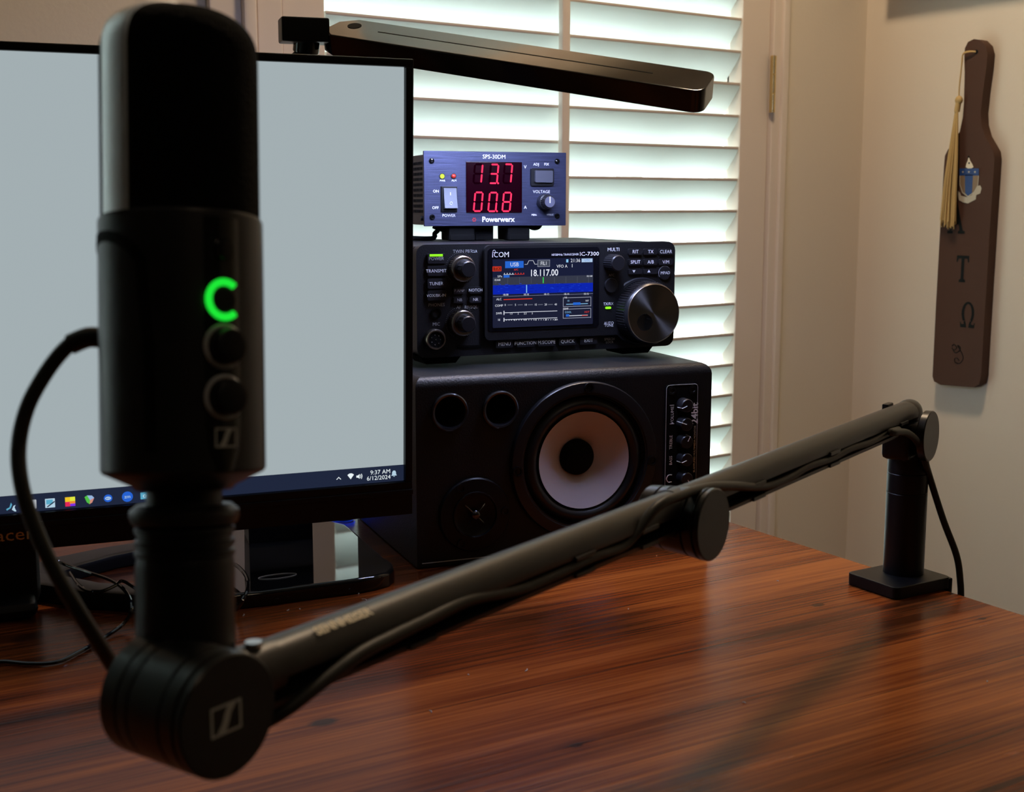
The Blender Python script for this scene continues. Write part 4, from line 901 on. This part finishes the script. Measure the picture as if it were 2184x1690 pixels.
cyl_strip(arch, .0019, RB, 'blackm', 'side_dark_arch', body)  # dark arch-shaped strip on the side of the body
# control strip: glossy panel bulging from the front
def front_pt(ph, z, r): return Vector((r * math.sin(math.radians(ph)), -r * math.cos(math.radians(ph)), z))
b = MB(); t = bmesh.new(); rows = []
for i in range(25):
    z = hz(1003) + (hz(487) - hz(1003)) * i / 24; v_ = min(1, math.sqrt(max(0, 1 - max(0, (4 - i) / 4) ** 2)) if i < 4 else 1); v_ = .45 if i == 0 else v_
    rows.append([t.verts.new(front_pt(ph * v_, z, RB + (.0006 if abs(ph) < 16 else -.0004))) for ph in (-19, -16, -10, -5, 0, 5, 10, 16, 19)])
for a, c in zip(rows, rows[1:]):
    for j in range(8): t.faces.new((a[j], a[j + 1], c[j + 1], c[j]))
t.faces.new(rows[0]); t.faces.new(rows[-1][::-1]); bmesh.ops.recalc_face_normals(t, faces=t.faces); b._merge(t, 'blackg'); cp = b.build('control_strip', mic, smooth=60)
def mic_knob(y, r, L, nm, mt='black', dome_=.3, rim=None):
    z = hz(y); b = MB(); o_ = front_pt(0, z, RB)
    b.lathe([(r, -.001), (r, L * .75), (r * .92, L * .93), (r * .75, L), (0, L)], o_, (0, -1, 0), mt, 40, cap=False)
    if rim: b.tube([o_ + Vector(((r + .0008) * math.cos(a), -.0004, (r + .0008) * math.sin(a))) for a in [2 * PI * k / 32 for k in range(32)]], .0008, rim, 6, 1, True)
    return b.build(nm, mic)
mic_knob(553, .0033, .0022, 'mute_button', 'blackg')
k1 = mic_knob(655, .0040, .0012, 'gain_knob', 'black', rim=None)
o_ = front_pt(0, hz(655), RB)
b = MB(); b.tube([o_ + Vector((.0054 * math.cos(a), -.0010, .0054 * math.sin(a))) for a in [math.radians(52 + 256 * k / 28) for k in range(29)]], .00115, 'green', 8, 1); b.build('ring_light', mic)
mic_knob(750, .0055, .0060, 'mix_knob', 'black', rim='dimwhite'); mic_knob(853, .0055, .0060, 'volume_knob', 'black', rim='dimwhite')  # pale rim colour stands for the bright highlight crescents around both knobs
zl = hz(935); T = Matrix.Translation(front_pt(0, zl, RB + .0009)) @ Matrix.Rotation(PI / 2, 4, 'X')
b = MB(); logo(b, T, .0074, .0060, 'logo'); b.build('body_logo', mic, smooth=0)
# neck, collar and stem down to the boom arm joint
b = MB(); b.lathe([(.0120, 0.0015), (.0120, -.0045), (.0095, -.0045)], m='black', seg=64, cap=False); b.lathe([(.0118, -.003), (.0118, -.010)], m='black', seg=48); b.build('threaded_neck', mic)
b = MB(); b.lathe([(.0150, -.0045), (.0172, -.0065), (.0174, -.0085), (.0166, -.0105), (.0150, -.0115)], m='micbody', seg=64); b.build('locking_collar', mic)
zs = -(1430 - 1045) * K
pr = [(.0150, -.0113)]
for yr in (1130, 1155, 1178): h = -(yr - 1045) * K; pr += [(.0150, h + .0013), (.0158, h + .0008), (.0158, h - .0008), (.0150, h - .0013)]
pr += [(.0156, -(1205 - 1045) * K), (.0156, -(1385 - 1045) * K), (.0145, -(1410 - 1045) * K), (.0130, zs - .001)]
b = MB(); b.lathe(pr, m='black', seg=72); b.build('stem', mic)
# ------------------------------------------------------------------ microphone cable
W_ = lambda v: AM @ v
pts = []
mc = [(205, 722, .424), (170, 722, .424), (135, 748, .424), (95, 800, .424), (58, 870, .423), (40, 950, .422), (45, 1030, .420), (70, 1115, .420), (115, 1215, .421), (165, 1300, .424), (215, 1380, .432), (262, 1450, .445), (330, 1510, .455), (440, 1545, .452)]
pts = [P(*q_) for q_ in mc]
for px_, py_, off in ((520, 1558, .000), (575, 1535, .004), (623, 1505, .0080), (694, 1450, .0100), (766, 1396, .0105), (840, 1357, .0100), (908, 1324, .0090), (1000, 1280, .0078)):
    pts.append(W_(ap(px_, py_, off)))
for s_, zz in ((.525, .1280), (.495, .1276), (.465, .1284), (.435, .1280)): pts.append(W_(Vector((s_, .0070, zz))))
for px_, py_, off in ((1400, 1082, .0115), (1455, 1056, .0125), (1510, 1040, .0115), (1560, 1037, .0098)): pts.append(W_(ap(px_, py_, off)))
for s_, zz in ((.280, .1272), (.245, .1262), (.215, .1280), (.180, .1268), (.145, .1280), (.110, .1266), (.075, .1276)): pts.append(W_(Vector((s_, .0072, zz))))
pts.append(W_(Vector((.056, .0092, .1278))))
for px_, py_, off in ((1900, 923, .0122), (1932, 923, .0138), (1957, 944, .0155), (1973, 985, .0165), (1984, 1022, .0160)): pts.append(W_(ap(px_, py_, off)))
def beyond_edge(px_, py_, gap):      # point on the ray just outside the desk's right edge
    d = ray(px_, py_); lo, hi = .85, 1.15
    for _ in range(40):
        m_ = (lo + hi) / 2; q_ = Dfr @ (Ov + m_ * d); lo, hi = (m_, hi) if q_.x < gap else (lo, m_)
    return Ov + m_ * d
pts += [beyond_edge(2012, 1110, .0), beyond_edge(2040, 1185, .008), beyond_edge(2048, 1240, .009), beyond_edge(2049, 1290, .008), beyond_edge(2044, 1420, .008)]
b = MB(); b.tube(pts, .00255, 'cable', 12, 6); b.tube([P(222, 722, .424), P(188, 720, .424), P(150, 735, .424)], .0034, 'cable', 14, 4)
tag(b.build('microphone_cable'), 'black cable looping from the microphone, clipped along the boom arm and over the desk edge', 'cable')
# ------------------------------------------------------------------ desk lamp (base under the monitor, bar head above the power supply)
LB = desk_w(590, 1185); LM = Matrix.Translation((LB.x, LB.y, DZ))
lamp = thing('desk_lamp', 'black desk lamp with glossy base and long bar head above the power supply', 'lamp', LM)
LI = LM.inverted()
base = [desk_w(px_, py_, .0115) for px_, py_ in ((470, 1271), (560, 1262), (672, 1247), (760, 1236), (799, 1229), (829, 1221), (841, 1211), (838, 1200), (821, 1189), (790, 1162), (757, 1133), (738, 1118), (714, 1112), (667, 1111), (560, 1113), (480, 1122), (448, 1160), (450, 1250))]
base = [(v.x, v.y) for v in base]
b = MB(); b.X = LI; b.prism(base, DZ + .0115, DZ + .0008, axis='z', bev=.003, seg=3); lb_ = b.build('base', lamp, 'blackg')
c4 = crop(480, 960, 1 / 4.695)
def on_top(px_, py_): d = ray(px_, py_); t_ = (DZ + .0117 - Ov.z) / d.z; return Ov + t_ * d
b = MB(); b.X = LI; cpt = on_top(*c4(525, 1266)); b.tube([cpt + Vector((.0150 * math.cos(a) * .95, .0055 * math.sin(a) - .15 * .015 * math.cos(a), .0001)) for a in [2 * PI * k / 24 for k in range(24)]], .0003, 'dimwhite', 5, 1, True)
b.build('base_logo', lb_, smooth=0)
e1 = on_top(*c4(640, 1258)); e2 = on_top(*c4(820, 1242)); dd = (e2 - e1); dd.z = 0; L_ = dd.length; dd.normalize(); un = Vector((-dd.y, dd.x, 0))
T = LI @ Matrix(((dd.x, un.x, 0, (e1.x + e2.x) / 2), (dd.y, un.y, 0, (e1.y + e2.y) / 2), (0, 0, 1, DZ + .0119), (0, 0, 0, 1)))
# column: block with a sloped touch panel, then a slim post rising behind the monitor
hd = heading_matrix(Vector((LB.x, LB.y, DZ)), 107.9)
b = MB(); b.X = LI @ hd; b.prism([(.000, .0115), (.035, .0115), (.046, .055), (.030, .080), (.000, .080)], -.022, .030, axis='x', bev=0); 
cb = b.build('column_foot', lamp, 'black')
b = MB(); b.X = LI @ hd
b.box((-.012, .046, .05), (.024, .058, .395), .004); col = b.build('column', lamp, 'black')
HBp = P(648, 66, 1.06)
BA = P(678, 70, 1.050); BB = P(1500, 196, .950); bx_ = (BB - BA).normalized(); BL = (BB - BA).length
up0 = Vector((0, 0, 1)); dep = bx_.cross(up0) * -1; dep = (-dep if dep.dot(Fv) < 0 else dep).normalized(); upb = bx_.cross(dep) * 1; upb = upb if upb.z > 0 else -upb
if bx_.cross(dep).dot(upb) < 0: pass
RO = Matrix.Rotation(math.radians(27), 3, bx_)
dep2 = RO @ dep; up2 = RO @ upb
if up2.dot(Fv) > upb.dot(Fv): RO = Matrix.Rotation(math.radians(-27), 3, bx_); dep2 = RO @ dep; up2 = RO @ upb
HM_ = LI @ Matrix(((bx_.x, dep2.x, up2.x, BA.x), (bx_.y, dep2.y, up2.y, BA.y), (bx_.z, dep2.z, up2.z, BA.z), (0, 0, 0, 1)))
BWd, BT = .0385, .0177
b = MB(); b.X = HM_; b.prism([(0, .008), (.012, 0)] + [(x, y) for x, y in rrect(.1, 0, BL, BWd, .009, 6, (0, 1, 1, 0))[1:-1]] + [(.018, BWd), (.004, BWd - .010)], 0, -BT, axis='z', bev=.0012); M['lampgloss'] = mat('lamp_gloss', (.012, .009, .006), .10, spec=.6)
head = b.build('lamp_head', lamp, 'lampgloss')
b = MB(); b.X = HM_; b.box((.045, BWd * .50 - .0005, -.0002), (BL - .045, BWd * .50 + .0005, .0002), m='blackm'); b.build('top_slot', head)
b = MB(); b.X = HM_; b.lathe([(.0058, .0), (.0058, .0003), (0, .0003)], (.021, BWd * .62, 0), (0, 0, 1), 'blackm', 24, cap=False); b.build('head_pivot_cap', head)
b = MB(); b.X = HM_; b.box((.03, .008, -BT - .0006), (BL - .02, BWd - .008, -BT + .001), m=emis('lamp_led', (.55, .63, 1.0), 100.0)); b.build('led_strip', head)
# joint box and pivot behind the head
b = MB(); b.X = LI; c_ = P(648, 66, 1.055); R3 = (hd.to_3x3())
b.box((c_.x - .0195, c_.y - .011, c_.z - .0098), (c_.x + .0195, c_.y + .011, c_.z + .0098), .0015, R=R3.to_4x4() if False else R3); b.build('head_joint', lamp, 'black')
b = MB(); b.X = LI; a_ = P(690, 72, 1.060); b.cyl(a_ - bx_ * .004, BA + dep2 * .018 - up2 * .008 + bx_ * .006, .0065, seg=20); b.build('head_pin', lamp, 'black')
b = MB(); b.X = LI; q1_ = P(655, 84, 1.058); q2_ = P(652, 112, 1.062); b.cyl(q1_, q2_, .0108, seg=28, bev=.001)
b.build('tilt_hinge', lamp, 'blackg')
topc = hd @ Vector((.006, .052, .39)); b = MB(); b.X = LI; b.tube([P(652, 108, 1.062), (P(652, 108, 1.062) + topc) / 2 + Vector((0, .004, -.01)), topc + Vector((0, 0, -.03))], .006, None, 14, 4); b.build('column_neck', lamp, 'black')
# ------------------------------------------------------------------ small round device with a blue light, on the desk beyond the lamp base
pd = desk_w(741, 1113) + Vector((.001, .0095, 0)); b_t = thing('light_puck', 'small round device with glowing blue edge beside the speaker, behind the lamp base', 'device', Matrix.Translation((pd.x, pd.y, DZ)))
b_t.scale = (.8, .8, .8)
b = MB(); b.lathe([(.011, .0008), (.0125, .003), (.0125, .010), (.0110, .013), (0, .0135)], m='black', seg=40, cap=False); b.build('puck_body', b_t)
b = MB(); b.tube([(.0125 * math.cos(a), .0125 * math.sin(a), .0035) for a in [2 * PI * k / 40 for k in range(40)]], .0012, emis('blue_glow', (.01, .07, 1.0), 2.4), 6, 1, True); b.build('light_ring', b_t)
# ------------------------------------------------------------------ thin black cables on the left of the desk
def desk_cable(name, pts, r, label, mt='blackg'):
    b = MB(); b.tube([desk_w(px_, py_, h_ + r) for px_, py_, h_ in pts], r, mt, 8, 6); return tag(b.build(name), label, 'cable')
desk_cable('thin_cable', [(-60, 1425, .0005), (0, 1412, .0005), (60, 1416, .0005), (120, 1413, .0005), (170, 1390, .0005), (215, 1365, .0005), (262, 1332, .003), (281, 1300, .012), (270, 1265, .018), (240, 1240, .020), (190, 1222, .020), (140, 1205, .020), (110, 1190, .026)], .0013, 'thin glossy black cable snaking left across the desk in front of the monitor foot')
desk_cable('thin_cable', [(150, 1222, .018), (165, 1245, .018), (185, 1260, .018), (215, 1262, .019), (245, 1250, .020), (262, 1240, .021), (300, 1262, .016), (360, 1290, .0125)], .0012, 'short thin black cable drooping over the monitor foot behind the microphone')
desk_cable('looped_cable', [(400, 1190, .0135), (460, 1196, .018), (498, 1203, .020), (522, 1225, .020), (529, 1250, .018), (518, 1280, .013), (497, 1305, .0008), (440, 1335, .0008)], .0014, 'thin black cable curling out to the right of the microphone stem over the lamp base', 'blackg')
# lint specks
b = MB()
for px_, py_, L_ in ((500, 1320, .006), (518, 1314, .004), (764, 1268, .003), (782, 1281, .005), (640, 1300, .0015), (612, 1303, .003), (1400, 1186, .0012), (1120, 1432, .004), (1590, 1500, .002), (1660, 1240, .0015), (2105, 1455, .002), (1850, 1240, .001), (1000, 1440, .001), (920, 1520, .003), (1340, 1300, .0012)):
    c_ = desk_w(px_, py_, .0004); a = random.uniform(0, 1.5); b.tube([c_, c_ + Vector((math.cos(a) * L_ * .5, math.sin(a) * L_ * .5, .0002)), c_ + Vector((math.cos(a + .4) * L_, math.sin(a + .4) * L_, 0))], .00028, 'dimwhite', 5, 3)
o = tag(b.build('lint'), 'scattered pale lint and dust specks on the desk top', 'dust'); o['kind'] = 'stuff'
# ------------------------------------------------------------------ paddle on the right wall
PX = XW - .021
PDM = Matrix(((0, 1, 0, PX), (-1, 0, 0, 1.345), (0, 0, 1, .735), (0, 0, 0, 1)))
PDF = Frame(PDM); C7 = crop(1940, 60, .4736)
pad = thing('wooden_paddle', 'dark brown wooden paddle with Greek letters and crest hanging on the right wall', 'paddle', PDM)
def qp(a, c, out=0): return PDF.at(*C7(a, c), out)
out_ = [(103, 1570), (110, 1592), (140, 1607), (290, 1619), (313, 1604), (322, 1570), (333, 1380), (345, 1180), (362, 900), (375, 700), (382, 590), (378, 556), (362, 527), (338, 486), (324, 435), (321, 380), (330, 290), (345, 180), (351, 115), (342, 78), (318, 54), (290, 49), (263, 62), (249, 90), (246, 125), (248, 200), (245, 330), (240, 400), (226, 466), (200, 512), (172, 548), (159, 575), (155, 620), (145, 780), (135, 950), (118, 1260)]
ol = [qp(*q_) for q_ in out_]
b = MB(); b.prism(ol, .0205, 0, 'paddle', bev=.0015); b.build('blade', pad)
b = MB(); x, z = qp(300, 107, .0004); disc(b, x, z, .0035, -.0004, 'ink', 16); b.build('hanging_hole', pad, smooth=0)
b = MB()
Tp = [(-1, 1), (1, 1), (1.02, .50), (.86, .50), (.72, .78), (.24, .80), (.24, -.74), (.52, -.84), (.52, -1), (-.52, -1), (-.52, -.84), (-.24, -.74), (-.24, .80), (-.72, .78), (-.86, .50), (-1.02, .50)]
x, z = qp(238, 1085, .0005); b.flat([(x + u * .0115, z + v * .0215) for u, v in Tp], -.0005, 'ink')
b.build('letter_tau', pad, smooth=0); b = MB()
# alpha: lower legs peek out beside the tassel
x, z = qp(212, 860, .0005)
b.flat([(x - .0165, z - .0235), (x - .0165, z - .0195), (x - .012, z - .0185), (x - .001, z + .0235), (x + .001, z + .0235), (x + .0125, z - .0185), (x + .0165, z - .0195), (x + .0165, z - .0235), (x + .0035, z - .0235), (x + .0035, z - .0195), (x + .0060, z - .0185), (x + .0042, z - .0085), (x - .0062, z - .0085), (x - .0092, z - .0185), (x - .0062, z - .0195), (x - .0062, z - .0235)], -.0005, 'ink')
b.build('letter_alpha', pad, smooth=0); b = MB(); x, z = qp(262, 1290, .0005)
oo = [(.0118 * math.cos(math.radians(a)), .002 + .0185 * math.sin(math.radians(a))) for a in range(-52, 233, 12)]; ii = [(.0070 * math.cos(math.radians(a)), .002 + .0150 * math.sin(math.radians(a))) for a in range(232, -53, -12)]
strip_o = oo; strip_i = ii[::-1]
for k in range(min(len(oo), len(strip_i)) - 1): b.flat([(x + oo[k][0], z + oo[k][1]), (x + oo[k + 1][0], z + oo[k + 1][1]), (x + strip_i[k + 1][0], z + strip_i[k + 1][1]), (x + strip_i[k][0], z + strip_i[k][1])], -.0005, 'ink')
for s_ in (-1, 1): b.flat([(x + s_ * .0020, z - .0215), (x + s_ * .0130, z - .0215), (x + s_ * .0140, z - .0130), (x + s_ * .0122, z - .0135), (x + s_ * .0115, z - .0165), (x + s_ * .0065, z - .0160), (x + s_ * .0072, z - .0122), (x + s_ * .0045, z - .0105), (x + s_ * .0025, z - .0165)], -.0005, 'ink')
b.build('letter_omega', pad, smooth=0)
b = MB()   # small branded squiggle
pts = [qp(*q_, .0006) for q_ in ((190, 1432), (200, 1425), (212, 1440), (198, 1450), (190, 1440), (205, 1462), (222, 1455), (228, 1440), (215, 1430), (235, 1465), (240, 1490), (225, 1510), (205, 1505), (202, 1490), (215, 1488), (222, 1500))]
b.tube([(x, -.0004, z) for x, z in pts], .0006, 'ink', 5, 4); b.build('branded_mark', pad)
b = MB()
def qpoly(pts_, mt, lift): b.flat([qp(*q_, lift) for q_ in pts_], -lift, mt)
qpoly([(225, 632), (312, 632), (312, 668), (308, 710), (290, 742), (262, 762), (236, 742), (225, 705)], 'cream', .0008)
M['tanenamel'] = mat('tan_enamel', (.24, .17, .10), .5)
qpoly([(228, 660), (309, 660), (305, 708), (288, 738), (262, 756), (240, 738), (228, 704)], 'tanenamel', .0010)
qpoly([(225, 632), (312, 632), (312, 664), (225, 664)], 'blue', .0012); qpoly([(249, 660), (285, 660), (281, 742), (262, 756), (250, 742)], 'blue', .0012)
for a in (240, 267, 294):
    x, z = qp(a, 648, .0014); b.flat([(x + (.0024 if k % 2 == 0 else .001) * math.sin(k * PI / 5), z + (.0024 if k % 2 == 0 else .001) * math.cos(k * PI / 5)) for k in range(10)], -.0014, 'cream')
qpoly([(216, 732), (226, 740), (232, 755), (262, 762), (282, 750), (290, 728), (300, 726), (303, 712), (318, 708), (324, 722), (318, 745), (300, 752), (298, 772), (262, 790), (240, 785), (222, 775), (216, 752)], 'cream', .0009)
qpoly([(252, 626), (256, 610), (262, 596), (266, 575), (272, 596), (282, 612), (288, 626), (278, 632), (262, 632)], 'beige', .0008); x, z = qp(266, 580, .0012); disc(b, x, z, .0016, -.0012, 'ink', 10)
x, z = qp(268, 608, .0012); disc(b, x, z, .0016, -.0012, 'ink', 10)
b.build('crest', pad, smooth=0)
# tassel
tm = thing('tassel', 'gold graduation-style tassel hanging from the hole in the paddle', 'tassel', PDM)
def tp(a, c, out): x, z = qp(a, c, out); return Vector((x, -out, z))
b = MB(); b.tube([tp(298, 108, .0010), tp(280, 106, .004), tp(250, 112, .006), tp(238, 124, .006), tp(235, 160, .006), tp(229, 220, .006), tp(224, 265, .006), tp(222, 312, .006)], .0011, 'tassel', 8, 4); b.tube([tp(298, 104, .0012), tp(262, 104, .005), tp(240, 116, .0055), tp(238, 150, .0055), tp(225, 240, .0055), tp(223, 300, .006)], .0008, 'tassel', 6, 4); b.build('cord', tm)
b = MB(); c_ = tp(222, 325, .008); b.sphere(c_, .0065, 'tassel', (1, .8, 1.1)); c2_ = tp(214, 360, .008); b.tube([c_, c2_ + Vector((0, 0, -.006))], .0045, 'tassel', 12, 1); b.build('knot', tm)
b = MB()
for k in range(70):
    u = random.uniform(-1, 1); v = random.uniform(-1, 1); top = tp(212 + 5 * u, 372, .008 + .003 * v); mid = tp(197 + 20 * u, 560, .009 + .005 * v); mid2 = tp(183 + 30 * u, 720, .009 + .006 * v); end = tp(174 + 34 * u + random.uniform(-3, 3), 885 + random.uniform(-20, 22), .009 + .006 * v)
    b.tube([top, mid, mid2, end], .0011, 'tassel', 5, 3)
b.build('fringe', tm)
# ------------------------------------------------------------------ framed picture above the paddle (only its shadow falls into the photo)
fy0, fy1, fz0 = 1.452, .95, 1.400
pf = thing('picture_frame', 'dark picture frame hanging on the right wall above the paddle', 'picture frame', Matrix(((0, 1, 0, XW - .037), (-1, 0, 0, fy0), (0, 0, 1, fz0), (0, 0, 0, 1))))
fw, fhh = fy0 - fy1, .62
b = MB()
for lo, hi in (((0, 0, 0), (fw, .036, .03)), ((0, 0, fhh - .03), (fw, .036, fhh)), ((0, 0, .03), (.03, .036, fhh - .03)), ((fw - .03, 0, .03), (fw, .036, fhh - .03))): b.box(lo, hi, .002)
b.build('frame_moulding', pf, 'black')
b = MB(); b.box((.03, .012, .03), (fw - .03, .016, fhh - .03)); b.build('picture_mat', pf, 'cream')
